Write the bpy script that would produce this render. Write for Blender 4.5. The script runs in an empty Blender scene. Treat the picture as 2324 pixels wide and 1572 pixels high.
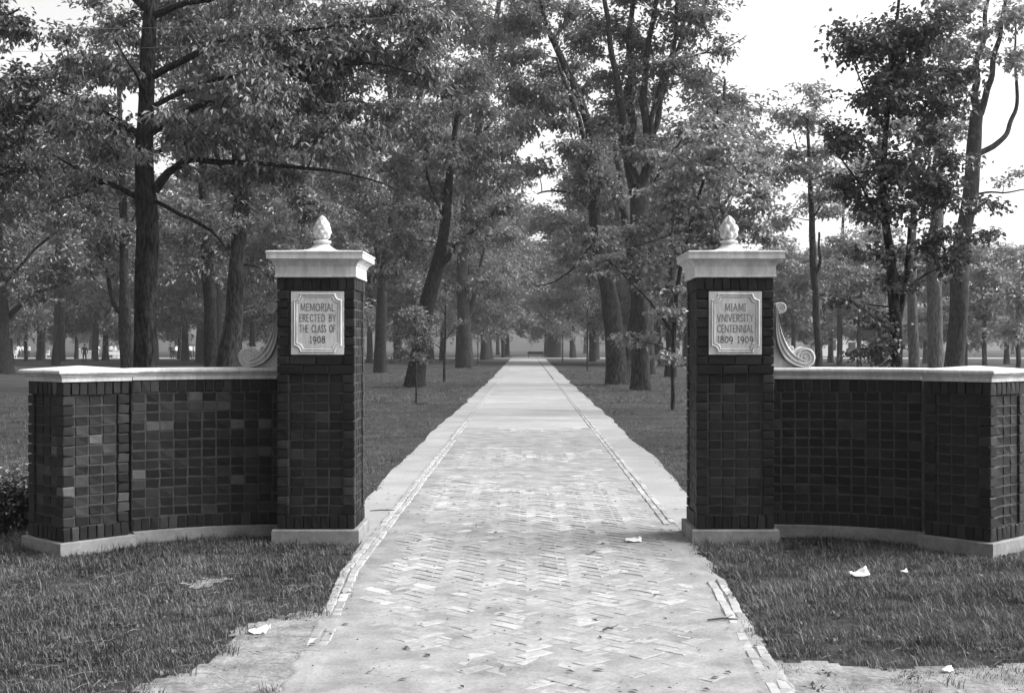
import bpy, bmesh, math, random
import numpy as np
from mathutils import Vector, Matrix, noise as mnoise

R = math.radians
sc = bpy.context.scene
col = sc.collection
rnd = random.Random(7)

# ------------------------------------------------------------------ camera
# measurements are taken on the photograph at 2324 px width
FD, VX, HY, EYE = 2825.0, 1195.6, 784.3, 1.586
cam_d = bpy.data.cameras.new('camera')
cam = bpy.data.objects.new('camera', cam_d)
col.objects.link(cam)
cam.location = (0, 0, EYE)
cam.rotation_euler = (R(90), 0, 0)
cam_d.sensor_width = 36
cam_d.lens = 36 * FD / 2324
cam_d.shift_x = (1162 - VX) / 2324
cam_d.shift_y = (HY - 786) / 2324
cam_d.clip_start, cam_d.clip_end = 0.1, 3000
sc.camera = cam

# ------------------------------------------------------------------ world, sun, exposure
SUN_DIR = Vector((0.93, 0.05, 0.80)).normalized()
SUN_EL = math.asin(SUN_DIR.z)
SUN_ROT = math.atan2(SUN_DIR.x, SUN_DIR.y)
world = bpy.data.worlds.new('World')
sc.world = world
world.use_nodes = True
nt = world.node_tree
nt.nodes.clear()
sky = nt.nodes.new('ShaderNodeTexSky')
sky.sky_type = 'NISHITA'
sky.sun_disc = False
sky.sun_elevation = SUN_EL
sky.sun_rotation = SUN_ROT
sky.air_density, sky.dust_density, sky.ozone_density = 1.0, 4.0, 1.0
bw = nt.nodes.new('ShaderNodeRGBToBW')
bg = nt.nodes.new('ShaderNodeBackground')
bg.inputs['Strength'].default_value = 0.15
wo = nt.nodes.new('ShaderNodeOutputWorld')
nt.links.new(sky.outputs[0], bw.inputs[0])
nt.links.new(bw.outputs[0], bg.inputs['Color'])
nt.links.new(bg.outputs[0], wo.inputs['Surface'])
sun_d = bpy.data.lights.new('sun', 'SUN')
sun_d.energy = 1.9
sun_d.angle = R(60)
sun_d.color = (1, 1, 1)
sun = bpy.data.objects.new('sun', sun_d)
col.objects.link(sun)
sun.rotation_euler = SUN_DIR.to_track_quat('Z', 'Y').to_euler()
sc.view_settings.view_transform = 'Standard'
sc.view_settings.look = 'None'
sc.view_settings.exposure = 1.4
sc.view_settings.gamma = 1
sc.view_settings.use_curve_mapping = False
sc.cycles.max_bounces = 6
sc.cycles.diffuse_bounces = 3
sc.cycles.glossy_bounces = 2
sc.cycles.transmission_bounces = 3
sc.cycles.volume_bounces = 0
sc.cycles.use_denoising = True

HAZE = 0.00045
COV = 2.6          # foliage density


# ------------------------------------------------------------------ helpers
def P(x, y, Y):
    return np.array([(x - VX) * Y / FD, Y, EYE - (y - HY) * Y / FD])


def G(x, y):
    Y = EYE * FD / (y - HY)
    return ((x - VX) * Y / FD, Y)


def tag(o, label=None, cat=None, group=None, kind=None):
    if label: o['label'] = label
    if cat: o['category'] = cat
    if group: o['group'] = group
    if kind: o['kind'] = kind
    return o


def link(name, me, parent=None, loc=None):
    o = bpy.data.objects.new(name, me)
    col.objects.link(o)
    if parent: o.parent = parent
    if loc is not None: o.location = loc
    return o


def empty(name, loc, rz=0):
    o = bpy.data.objects.new(name, None)
    col.objects.link(o)
    o.location = loc
    o.rotation_euler = (0, 0, rz)
    o.empty_display_size = 0.2
    return o


class MB:
    """collects verts / faces / material indices; builds ONE mesh"""
    def __init__(s):
        s.v, s.f, s.m, s.n = [], [], [], 0

    def add(s, verts, faces, mi=0):
        verts = np.asarray(verts, float).reshape(-1, 3)
        s.v.append(verts)
        for f in faces:
            s.f.append([i + s.n for i in f])
            s.m.append(mi)
        s.n += len(verts)

    def box(s, c, size, rz=0.0, mi=0):
        x, y, z = [q / 2 for q in size]
        v = np.array([[a * x, b * y, d * z] for d in (-1, 1) for b in (-1, 1) for a in (-1, 1)])
        if rz:
            cs, sn = math.cos(rz), math.sin(rz)
            v = v @ np.array([[cs, sn, 0], [-sn, cs, 0], [0, 0, 1]])
        s.add(v + np.asarray(c), [(0, 2, 3, 1), (4, 5, 7, 6), (0, 1, 5, 4), (2, 6, 7, 3), (0, 4, 6, 2), (1, 3, 7, 5)], mi)

    def tube(s, pts, rad, n=6, mi=0, caps=True):
        v, f = tube_arrays(np.asarray(pts, float), np.asarray(rad, float), n)
        f = [list(q) for q in f]
        if caps:
            k = len(v) // n
            f.append(list(range(n))[::-1])
            f.append([(k - 1) * n + i for i in range(n)])
        s.add(v, f, mi)

    def lathe(s, prof, n=24, mi=0, c=(0, 0, 0)):
        v = []
        for r, z in prof:
            for i in range(n):
                a = 2 * math.pi * i / n
                v.append((c[0] + r * math.cos(a), c[1] + r * math.sin(a), c[2] + z))
        f = []
        for j in range(len(prof) - 1):
            for i in range(n):
                k = (i + 1) % n
                f.append((j * n + i, j * n + k, (j + 1) * n + k, (j + 1) * n + i))
        f.append(list(range(n))[::-1])
        f.append([(len(prof) - 1) * n + i for i in range(n)])
        s.add(v, f, mi)

    def mesh(s, name, mats, smooth=False):
        me = bpy.data.meshes.new(name)
        me.from_pydata(np.concatenate(s.v).tolist(), [], s.f)
        for m in (mats if isinstance(mats, (list, tuple)) else [mats]):
            me.materials.append(m)
        if max(s.m, default=0) > 0:
            me.polygons.foreach_set('material_index', s.m)
        if smooth:
            me.polygons.foreach_set('use_smooth', [True] * len(s.f))
        me.update()
        return me

    def build(s, name, mats, parent=None, loc=None, smooth=False):
        return link(name, s.mesh(name, mats, smooth), parent, loc)


def tube_arrays(pts, rad, n, bulge=None):
    k = len(pts)
    tan = np.gradient(pts, axis=0)
    tan /= np.linalg.norm(tan, axis=1)[:, None] + 1e-9
    ref = np.array([1.0, 0, 0]) if abs(tan[0][0]) < 0.8 else np.array([0, 1.0, 0])
    a = np.arange(n) * 2 * math.pi / n
    v = np.empty((k, n, 3))
    for i in range(k):
        u = ref - tan[i] * ref.dot(tan[i])
        u /= np.linalg.norm(u) + 1e-9
        w = np.cross(tan[i], u)
        ref = u
        v[i] = pts[i] + rad[i] * (np.cos(a)[:, None] * u + np.sin(a)[:, None] * w)
    f = np.empty((k - 1, n, 4), int)
    idx = np.arange(k * n).reshape(k, n)
    f[..., 0] = idx[:-1]
    f[..., 1] = np.roll(idx[:-1], -1, 1)
    f[..., 2] = np.roll(idx[1:], -1, 1)
    f[..., 3] = idx[1:]
    return v.reshape(-1, 3), f.reshape(-1, 4)


def quad_mesh(name, v, f, mats, mi=None, smooth=None):
    """fast mesh from numpy quads"""
    me = bpy.data.meshes.new(name)
    me.vertices.add(len(v))
    me.vertices.foreach_set('co', np.ascontiguousarray(v, np.float32).ravel())
    nf = len(f)
    me.loops.add(nf * 4)
    me.loops.foreach_set('vertex_index', np.ascontiguousarray(f, np.int32).ravel())
    me.polygons.add(nf)
    me.polygons.foreach_set('loop_start', np.arange(nf, dtype=np.int32) * 4)
    for m in mats: me.materials.append(m)
    if mi is not None: me.polygons.foreach_set('material_index', np.ascontiguousarray(mi, np.int32))
    if smooth is not None: me.polygons.foreach_set('use_smooth', np.ascontiguousarray(smooth, bool))
    me.update(calc_edges=True)
    return me


def resample(pts, rad, step):
    pts, rad = np.asarray(pts, float), np.asarray(rad, float)
    d = np.concatenate([[0], np.cumsum(np.linalg.norm(np.diff(pts, axis=0), axis=1))])
    n = max(3, int(d[-1] / step) + 1)
    t = np.linspace(0, d[-1], n)
    # Catmull-like smoothing by interpolating twice
    q = np.stack([np.interp(t, d, pts[:, i]) for i in range(3)], 1)
    r = np.interp(t, d, rad)
    for _ in range(3):
        if n > 4:
            q[1:-1] = 0.25 * q[:-2] + 0.5 * q[1:-1] + 0.25 * q[2:]
    return q, r


# ------------------------------------------------------------------ materials (the photograph is monochrome)
def g(v): return (v, v, v, 1)


def new_mat(name):
    m = bpy.data.materials.new(name)
    m.use_nodes = True
    t = m.node_tree
    t.nodes.clear()
    out = t.nodes.new('ShaderNodeOutputMaterial')
    return m, t, out


def N(t, kind, **kw):
    n = t.nodes.new('ShaderNode' + kind)
    for k, v in kw.items():
        if k.startswith('i_'):
            n.inputs[int(k[2:]) if k[2:].isdigit() else k[2:].replace('_', ' ')].default_value = v
        else:
            setattr(n, k, v)
    return n


def ramp(t, stops):
    r = t.nodes.new('ShaderNodeValToRGB')
    e = r.color_ramp.elements
    e[0].position, e[0].color = stops[0][0], g(stops[0][1])
    e[1].position, e[1].color = stops[1][0], g(stops[1][1])
    for p, v in stops[2:]:
        x = e.new(p)
        x.color = g(v)
    return r


def surf(name, lo, hi, scale=6.0, detail=6.0, rough=0.85, bump=0.3, bscale=None, stretch=(1, 1, 1), coord='Object',
         rand=None, dist=0.02, spec=0.3, fine=None, lo_p=0.3, hi_p=0.7):
    """noise coloured principled surface; rand = ramp stops driven by a per object random value that multiplies it"""
    m, t, out = new_mat(name)
    p = N(t, 'BsdfPrincipled')
    p.inputs['Roughness'].default_value = rough
    p.inputs['Specular IOR Level'].default_value = spec
    tc = N(t, 'TexCoord')
    mp = N(t, 'Mapping')
    mp.inputs['Scale'].default_value = stretch
    src = N(t, 'NewGeometry').outputs['Position'] if coord == 'World' else tc.outputs[coord]
    t.links.new(src, mp.inputs['Vector'])
    n1 = N(t, 'TexNoise')
    n1.inputs['Scale'].default_value = scale
    n1.inputs['Detail'].default_value = detail
    n1.inputs['Roughness'].default_value = 0.65
    t.links.new(mp.outputs[0], n1.inputs['Vector'])
    r = ramp(t, [(lo_p, lo), (hi_p, hi)])
    t.links.new(n1.outputs['Fac'], r.inputs[0])
    c = r.outputs[0]
    if fine:
        n3 = N(t, 'TexNoise')
        n3.inputs['Scale'].default_value = fine[0]
        n3.inputs['Detail'].default_value = 3
        t.links.new(mp.outputs[0], n3.inputs['Vector'])
        r3 = ramp(t, [(0.3, 1 - fine[1]), (0.7, 1 + fine[1])])
        t.links.new(n3.outputs['Fac'], r3.inputs[0])
        mx = N(t, 'MixRGB', blend_type='MULTIPLY')
        mx.inputs[0].default_value = 1
        t.links.new(c, mx.inputs[1])
        t.links.new(r3.outputs[0], mx.inputs[2])
        c = mx.outputs[0]
    if rand:
        oi = N(t, 'ObjectInfo')
        rr = ramp(t, rand)
        t.links.new(oi.outputs['Random'], rr.inputs[0])
        mx = N(t, 'MixRGB', blend_type='MULTIPLY')
        mx.inputs[0].default_value = 1
        t.links.new(c, mx.inputs[1])
        t.links.new(rr.outputs[0], mx.inputs[2])
        c = mx.outputs[0]
    t.links.new(c, p.inputs['Base Color'])
    if bump:
        n2 = N(t, 'TexNoise')
        n2.inputs['Scale'].default_value = bscale or scale * 6
        n2.inputs['Detail'].default_value = 5
        t.links.new(mp.outputs[0], n2.inputs['Vector'])
        b = N(t, 'Bump')
        b.inputs['Strength'].default_value = bump
        b.inputs['Distance'].default_value = dist
        t.links.new(n2.outputs['Fac'], b.inputs['Height'])
        t.links.new(b.outputs[0], p.inputs['Normal'])
    t.links.new(p.outputs[0], out.inputs['Surface'])
    return m


def leaf_mat(name, v, trans=0.35, gloss=0.05, rough=0.5, lo=0.55, hi=1.5):
    m, t, out = new_mat(name)
    geo = N(t, 'NewGeometry')
    r = ramp(t, [(0.0, v * lo), (1.0, v * hi)])
    t.links.new(geo.outputs['Random Per Island'], r.inputs[0])
    d = N(t, 'BsdfDiffuse')
    tr = N(t, 'BsdfTranslucent')
    t.links.new(r.outputs[0], d.inputs['Color'])
    t.links.new(r.outputs[0], tr.inputs['Color'])
    mx = N(t, 'MixShader')
    mx.inputs[0].default_value = trans
    t.links.new(d.outputs[0], mx.inputs[1])
    t.links.new(tr.outputs[0], mx.inputs[2])
    gl = N(t, 'BsdfGlossy')
    gl.inputs['Roughness'].default_value = rough
    gl.inputs['Color'].default_value = g(0.8)
    m2 = N(t, 'MixShader')
    m2.inputs[0].default_value = gloss
    t.links.new(mx.outputs[0], m2.inputs[1])
    t.links.new(gl.outputs[0], m2.inputs[2])
    t.links.new(m2.outputs[0], out.inputs['Surface'])
    return m


def bark_mat(name, lo, hi, scale):
    m = surf(name, lo, hi, scale=scale, detail=8, rough=0.95, bump=0.9, bscale=scale * 2.2, stretch=(1, 1, 0.26), dist=0.04, spec=0.1, lo_p=0.42, hi_p=0.6)
    return m


M_BRICK = surf('brick_dark', 0.75, 1.25, scale=14, rough=0.55, bump=0.35, bscale=60, dist=0.004, coord='World', spec=0.14,
               rand=[(0.0, 0.010), (0.55, 0.015), (0.9, 0.022), (1.0, 0.036)])
M_BRICKV = surf('brick_mixed', 0.75, 1.25, scale=14, rough=0.55, bump=0.35, bscale=60, dist=0.004, coord='World', spec=0.14,
               rand=[(0.0, 0.011), (0.5, 0.017), (0.8, 0.03), (0.95, 0.055), (1.0, 0.11)])
M_BRICKBACK = surf('brick_dark_back', 0.015, 0.03, scale=9, rough=0.85, bump=0.3, coord='World')
M_MORTAR = surf('mortar', 0.03, 0.075, scale=10, rough=0.95, bump=0.5, bscale=90, dist=0.004, coord='World')
M_STONE = surf('limestone', 0.36, 0.62, scale=3.5, detail=8, rough=0.75, bump=0.25, bscale=70, dist=0.004, coord='World', fine=(20, 0.14), stretch=(1.7, 1.7, 0.5))
M_STONE2 = surf('limestone_weathered', 0.14, 0.27, scale=4.5, detail=8, rough=0.85, bump=0.35, bscale=60, dist=0.005, coord='World', fine=(30, 0.12))
M_CARVE = surf('carved_letter_dirt', 0.17, 0.24, scale=30, bump=0, coord='World')  # darker stone tone for dirt in the letters
def paver_mat(name, island):
    m, t, out = new_mat(name)
    p = N(t, 'BsdfPrincipled')
    p.inputs['Roughness'].default_value = 0.8
    p.inputs['Specular IOR Level'].default_value = 0.3
    geo = N(t, 'NewGeometry')
    rnd_out = geo.outputs['Random Per Island'] if island else N(t, 'ObjectInfo').outputs['Random']
    rr = ramp(t, [(0.0, 0.26), (0.5, 0.30), (0.8, 0.36), (1.0, 0.42)])
    t.links.new(rnd_out, rr.inputs[0])
    n1 = N(t, 'TexNoise')                       # film of trodden dust lying over the bricks in drifts
    n1.inputs['Scale'].default_value = 1.5
    n1.inputs['Detail'].default_value = 9
    n1.inputs['Roughness'].default_value = 0.7
    t.links.new(geo.outputs['Position'], n1.inputs['Vector'])
    f = ramp(t, [(0.42, 0.0), (0.58, 1.0)])
    t.links.new(n1.outputs['Fac'], f.inputs[0])
    n2 = N(t, 'TexNoise')
    n2.inputs['Scale'].default_value = 26
    n2.inputs['Detail'].default_value = 6
    t.links.new(geo.outputs['Position'], n2.inputs['Vector'])
    f2 = ramp(t, [(0.3, 0.78), (0.7, 1.2)])
    t.links.new(n2.outputs['Fac'], f2.inputs[0])
    mx = N(t, 'MixRGB')
    mx.inputs[1].default_value = g(0.24)
    t.links.new(f.outputs[0], mx.inputs[0])
    t.links.new(rr.outputs[0], mx.inputs[2])
    ml = N(t, 'MixRGB', blend_type='MULTIPLY')
    ml.inputs[0].default_value = 1
    t.links.new(mx.outputs[0], ml.inputs[1])
    t.links.new(f2.outputs[0], ml.inputs[2])
    t.links.new(ml.outputs[0], p.inputs['Base Color'])
    b = N(t, 'Bump')
    b.inputs['Strength'].default_value = 0.35
    b.inputs['Distance'].default_value = 0.003
    n3 = N(t, 'TexNoise')
    n3.inputs['Scale'].default_value = 90
    t.links.new(geo.outputs['Position'], n3.inputs['Vector'])
    t.links.new(n3.outputs['Fac'], b.inputs['Height'])
    t.links.new(b.outputs[0], p.inputs['Normal'])
    t.links.new(p.outputs[0], out.inputs['Surface'])
    return m


M_PBRICK = paver_mat('path_brick', False)
M_PBRICK_S = paver_mat('path_brick_far', True)
M_DUST = surf('path_dust', 0.15, 0.31, scale=3.2, detail=9, rough=0.95, bump=0.5, bscale=130, dist=0.004, coord='World', fine=(60, 0.16), spec=0.1)
M_SAND = surf('sand_shoulder', 0.21, 0.32, scale=0.9, detail=9, rough=0.95, bump=0.4, bscale=40, dist=0.006, coord='World', fine=(30, 0.10), spec=0.1)
M_PATHFAR = surf('path_far', 0.20, 0.35, scale=0.9, detail=10, rough=0.9, bump=0.2, bscale=30, dist=0.004, coord='World',
                 stretch=(0.35, 1, 1), fine=(9, 0.12), spec=0.15)
M_EDGE = surf('edging_brick', 0.8, 1.2, scale=12, rough=0.8, bump=0.3, bscale=70, dist=0.003, coord='World',
              rand=[(0.0, 0.22), (0.5, 0.28), (1.0, 0.36)])
M_LAWN = surf('lawn_ground', 0.026, 0.058, scale=0.35, detail=10, rough=1.0, bump=0.8, bscale=18, dist=0.03, coord='World', fine=(9, 0.35), spec=0.05)
M_DIRT = surf('bare_dirt', 0.11, 0.31, scale=4.2, detail=10, rough=1.0, bump=0.8, bscale=45, dist=0.012, coord='World', fine=(34, 0.18), spec=0.05)
M_ROAD = surf('gravel_road', 0.22, 0.3, scale=0.5, rough=0.95, bump=0, coord='World')
M_BARKD = bark_mat('bark_dark', 0.003, 0.034, 24)
M_BARK = bark_mat('bark_grey', 0.007, 0.046, 18)
M_BARKL = bark_mat('bark_pale', 0.035, 0.11, 14)
M_LEAF = leaf_mat('leaf_mid', 0.14, gloss=0.06)
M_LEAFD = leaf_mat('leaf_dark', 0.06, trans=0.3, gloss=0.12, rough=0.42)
M_LEAFL = leaf_mat('leaf_light', 0.24, trans=0.35, gloss=0.14, rough=0.45)
M_LEAF_LIT = leaf_mat('leaf_painted_lit', 0.2, gloss=0.07)  # colour lightened to stand in for light missing under the far canopy
M_LEAFH = leaf_mat('leaf_hickory', 0.14, trans=0.3, gloss=0.07, rough=0.45)
M_GRASS = leaf_mat('grass_blade', 0.082, trans=0.3, gloss=0.04, lo=0.4, hi=1.9)
def patchy(m, scale, lo, hi):
    """lusher and drier patches of turf: multiplies the blade colour by a broad noise"""
    t = m.node_tree
    geo = N(t, 'NewGeometry')
    n = N(t, 'TexNoise')
    n.inputs['Scale'].default_value = scale
    n.inputs['Detail'].default_value = 5
    n.inputs['Roughness'].default_value = 0.6
    t.links.new(geo.outputs['Position'], n.inputs['Vector'])
    r = ramp(t, [(0.36, lo), (0.66, hi)])
    t.links.new(n.outputs['Fac'], r.inputs[0])
    for d in [q for q in t.nodes if q.type in ('BSDF_DIFFUSE', 'BSDF_TRANSLUCENT')]:
        src = d.inputs['Color'].links[0].from_socket
        mx = N(t, 'MixRGB', blend_type='MULTIPLY')
        mx.inputs[0].default_value = 1
        t.links.new(src, mx.inputs[1])
        t.links.new(r.outputs[0], mx.inputs[2])
        t.links.new(mx.outputs[0], d.inputs['Color'])


patchy(M_GRASS, 1.5, 0.45, 1.45)
M_STRAW = surf('dry_straw', 0.14, 0.24, scale=10, bump=0)
M_PAPER = surf('white_paper', 0.7, 0.8, scale=8, bump=0, rough=0.7)
M_TWIG = surf('dark_twig', 0.03, 0.07, scale=20, bump=0)
M_WHITE = surf('white_paint', 0.72, 0.8, scale=3, bump=0, rough=0.6)
M_SHIRT = surf('white_cloth', 0.72, 0.82, scale=6, bump=0)
M_SUIT = surf('dark_cloth', 0.02, 0.035, scale=6, bump=0)
M_SKIN = surf('skin', 0.3, 0.36, scale=6, bump=0)
M_HAIR = surf('dark_hair', 0.02, 0.03, scale=20, bump=0)
M_WINDOW = surf('window_glass', 0.03, 0.05, scale=3, bump=0, rough=0.15, spec=0.5)
M_SHINGLE = surf('roof_shingle', 0.10, 0.16, scale=6, bump=0.3)
M_WIRE = surf('wire_metal', 0.2, 0.26, scale=6, bump=0, rough=0.4)
M_IRON = surf('dark_iron', 0.025, 0.04, scale=6, bump=0, rough=0.5)


# ------------------------------------------------------------------ ground, path, shoulders
def fbm(x, y, seed=0.0, octs=4, f=1.0):
    s, a, tot = 0.0, 1.0, 0.0
    for o in range(octs):
        s += a * mnoise.noise(Vector((x * f + seed, y * f - seed * 1.7, seed)))
        tot += a
        a *= 0.5
        f *= 2.07
    return s / tot


def sheet(name, xs_fn, ys, z_fn, mat, nx, kind='structure'):
    """strip running along +Y: xs_fn(y) -> (x0, x1)"""
    v, f = [], []
    for y in ys:
        a, b = xs_fn(y)
        for i in range(nx + 1):
            x = a + (b - a) * i / nx
            v.append((x, y, z_fn(x, y)))
    for j in range(len(ys) - 1):
        for i in range(nx):
            k = j * (nx + 1) + i
            f.append((k, k + 1, k + nx + 2, k + nx + 1))
    o = link(name, quad_mesh(name, np.array(v), np.array(f), [mat], smooth=np.ones(len(f), bool)))
    tag(o, kind=kind)
    return o


sheet('lawn', lambda y: (-240, 240), [-60, 0, 20, 60, 120, 200, 300, 420], lambda x, y: 0.0, M_LAWN, 12)


def path_left(y):
    return float(np.interp(y, [2, 5.6, 7.0, 8.7, 11.6, 160], [-0.93, -1.0, -1.06, -1.17, -1.17, -1.22]))


def path_right(y):
    return float(np.interp(y, [2, 5.6, 8.4, 11.6, 160], [1.06, 1.08, 1.2, 1.2, 1.24]))


Y_FINE = 24.0
ys_far = list(np.geomspace(19.5, 175, 100))
sheet('brick_path_far', lambda y: (path_left(y) + 0.0, path_right(y)), ys_far,
      lambda x, y: 0.013 - 0.016 * max(0, (Y_FINE - y) / 4.5) + 0.005 * fbm(x, y, 3.1, 4, 1.5), M_PATHFAR, 10)


def edge_noise(y, seed, amp):
    return amp * (fbm(y * 0.35, 0, seed, 4) * 1.6)


def left_shoulder(y):
    out = float(np.interp(y, [8.6, 10.4, 11.0, 13.7, 24, 60, 160], [-1.30, -1.34, -1.62, -1.72, -1.74, -1.7, -2.0]))
    return (out + edge_noise(y, 5.0, 0.10), path_left(y) - (0.12 if y < 58 else -0.02))


def right_shoulder(y):
    out = float(np.interp(y, [8.6, 10.4, 11.0, 13.7, 24, 60, 160], [1.3, 1.34, 1.62, 1.76, 1.8, 1.9, 2.3]))
    return (path_right(y) + (0.12 if y < 58 else 0.06), out + edge_noise(y, 9.0, 0.10))


ys_sh = list(np.geomspace(8.6, 175, 160))
sheet('sand_shoulder', left_shoulder, ys_sh, lambda x, y: 0.006 + 0.004 * fbm(x, y, 1.0, 3, 2.0), M_SAND, 6)
sheet('sand_shoulder', right_shoulder, ys_sh, lambda x, y: 0.006 + 0.004 * fbm(x, y, 2.0, 3, 2.0), M_SAND, 6)
sheet('park_road', lambda y: (-120, 120), [150, 156, 163], lambda x, y: 0.02, M_ROAD, 20)


def chamfer_brick(name, sx, sy, sz, mat, c=0.006, jit=0.002, seed=0):
    """chamfered box: 44 triangles"""
    bm = bmesh.new()
    bmesh.ops.create_cube(bm, size=1)
    bmesh.ops.scale(bm, vec=(sx, sy, sz), verts=bm.verts)
    bmesh.ops.bevel(bm, geom=list(bm.edges), offset=c, segments=1, affect='EDGES', profile=0.6)
    rr = random.Random(seed)
    for v in bm.verts:
        v.co += Vector([rr.uniform(-jit, jit) for _ in range(3)])
    me = bpy.data.meshes.new(name)
    bm.to_mesh(me)
    bm.free()
    me.materials.append(mat)
    return me


def me_arrays(me):
    v = np.array([q.co for q in me.vertices])
    f = [list(p.vertices) for p in me.polygons]
    return v, f


# herringbone brick paving, zig-zags running across the path
path_root = empty('brick_path', (0, 0, 0))
tag(path_root, kind='structure')
BL, BW = 0.205, 0.1
pb_meshes = [chamfer_brick('path_brick', BL - 0.008, BW - 0.008, 0.05, M_PBRICK, 0.005, 0.0015, s) for s in range(4)]
pieces = []
c45 = math.sqrt(0.5)
u = BL / 2
for i in range(-160, 160):
    for j in range(-160, 160):
        k = (i - j) % 4
        if k == 0:
            lx, ly, rot = (i + 1.0) * u, (j + 0.5) * u, 0
        elif k == 3:
            lx, ly, rot = (i + 0.5) * u, (j + 1.0) * u, R(90)
        else:
            continue
        x, y = c45 * (lx - ly), c45 * (lx + ly) + 8.0
        if not (3.0 < y < Y_FINE): continue
        a, b = path_left(y), path_right(y)
        if x < a + 0.085 or x > b - 0.085: continue
        pieces.append((y, x, rot + R(45)))
pieces.sort(key=lambda q: abs(q[0] - 5.55) if q[0] >= 5.55 else 50 - q[0])
fill = MB()
stuff_arr = me_arrays(pb_meshes[0])
for n, (y, x, rot) in enumerate(pieces):
    z = -0.0155 + rnd.gauss(0, 0.0016)
    rx, ry, rz = rnd.gauss(0, 0.004), rnd.gauss(0, 0.004), rot + rnd.gauss(0, 0.012)
    if n < 300:
        o = link('brick', pb_meshes[n % 4], path_root, (x, y, z))
        o.rotation_euler = (rx, ry, rz)
    else:
        m = Matrix.Translation((x, y, z)) @ Matrix.Rotation(rz, 4, 'Z') @ Matrix.Rotation(rx, 4, 'X') @ Matrix.Rotation(ry, 4, 'Y')
        mm = np.array(m)
        fill.add(stuff_arr[0] @ mm[:3, :3].T + mm[:3, 3], stuff_arr[1])
tag(fill.build('paving', M_PBRICK_S, path_root), kind='stuff')


# trodden dust that fills the joints and buries part of the bricks
def dust_h(x, y):
    broad = fbm(x * 0.55, y * 0.35, 11.0, 3)
    fine = fbm(x, y, 4.0, 4, 3.2)
    left_bias = 0.0035 * max(0.0, min(1.0, (-0.15 - x) * 1.6)) * max(0.0, min(1.0, (9.5 - y) / 3))
    e_ = min(x - path_left(y), path_right(y) - x)
    edge = 0.004 * max(0.0, 1 - abs(e_ - 0.03) / 0.2) + (-0.002 + 0.009 * fbm(x, y, 15.0, 4, 2.0) + (0.008 if 6.9 < y < 7.4 or y < 6.3 else 0.0) if e_ < 0 else 0) - 0.03 * max(0.0, -e_ - 0.12 + 0.09 * fbm(x, y, 19.0, 3, 2.5)) / 0.05
    near = 0.002 * max(0.0, min(1.0, (6.6 - y)))
    far = 0.0055 * max(0.0, min(1.0, (y - 11.5) / 11))
    return 0.0079 + far + 0.0085 * broad + 0.0065 * fine + left_bias + edge + near


sheet('path_dust', lambda y: (path_left(y) - 0.2, path_right(y) + 0.2), list(np.concatenate([np.arange(3.0, 5.4, 0.08), np.arange(5.4, 12, 0.022), np.arange(12, Y_FINE + 0.05, 0.06)])),
      dust_h, M_DUST, 130)

# edging: two rows of small bricks laid lengthwise on either side
for side, fn, label in ((-1, path_left, None), (1, path_right, None)):
    er = empty('path_edging', (0, 0, 0))
    tag(er, kind='structure')
    eb = [chamfer_brick('edging_brick', 0.058, 0.2, 0.06, M_EDGE, 0.008, 0.003, 40 + s) for s in range(3)]
    mb = MB()
    ea = me_arrays(eb[0])
    count = 0
    for row in (0, 1):
        y = 3.2 + 0.09 * row
        while y < 58:
            ln = 0.208
            x = fn(y) + side * (0.035 + 0.064 * row)
            x2 = fn(y + 0.1) + side * (0.035 + 0.064 * row)
            rz = -math.atan2(x2 - x, 0.1) + rnd.gauss(0, 0.015)
            sunk = 0.020 * max(0, fbm(y * 0.8, side, 20 + side)) * (1 if y < 9 else 0.3)
            gone = side < 0 and (6.95 < y < 7.35) or side > 0 and 8.3 < y < 11.0
            z = -0.0115 + rnd.gauss(0, 0.0018) - sunk - (0.035 if gone else 0)
            if y > 5.3 and y < 30 and count < 290:
                o = link('brick', eb[count % 3], er, (x + rnd.gauss(0, 0.003), y, z))
                o.rotation_euler = (rnd.gauss(0, 0.02), rnd.gauss(0, 0.03), rz)
                count += 1
            else:
                mb.add(ea[0] + np.array([x, y, z]), ea[1])
            y += ln
    tag(mb.build('edging_rows', M_EDGE, er), kind='stuff')


# bare dirt at the left and right front corners
def poly_in(x, y, poly):
    ins = False
    j = len(poly) - 1
    for i in range(len(poly)):
        xi, yi = poly[i]
        xj, yj = poly[j]
        if (yi > y) != (yj > y) and x < (xj - xi) * (y - yi) / (yj - yi + 1e-12) + xi:
            ins = not ins
        j = i
    return ins


DIRT_L = [G(*q) for q in [(250, 1720), (330, 1600), (480, 1490), (560, 1425), (650, 1400), (800, 1394), (790, 1430), (740, 1500), (690, 1571), (600, 1720)]]
DIRT_R = [G(*q) for q in [(1690, 1504), (1800, 1508), (1960, 1512), (2160, 1520), (2324, 1515), (2500, 1520), (2600, 1760), (1720, 1760)]]
DIRT_M = [G(*q) for q in [(240, 1420), (330, 1372), (450, 1345), (560, 1352), (590, 1385), (520, 1420), (420, 1462), (300, 1470)]]
DIRT_S = [G(*q) for q in [(420, 1330), (440, 1316), (490, 1316), (500, 1330), (460, 1338)]]


def warp(x, y):
    return x + 0.30 * fbm(x, y, 31.0, 5, 2.6), y + 0.36 * fbm(x, y, 37.0, 5, 2.6)


def bare(x, y):
    """0 grass .. 1 bare dirt"""
    wx, wy = warp(x, y)
    if poly_in(wx, wy, DIRT_L): return 0.985
    if poly_in(wx, wy, DIRT_R): return 0.93
    if poly_in(wx, wy, DIRT_M): return 0.42
    if poly_in(wx, wy, DIRT_S): return 0.75
    return 0.0


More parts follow.
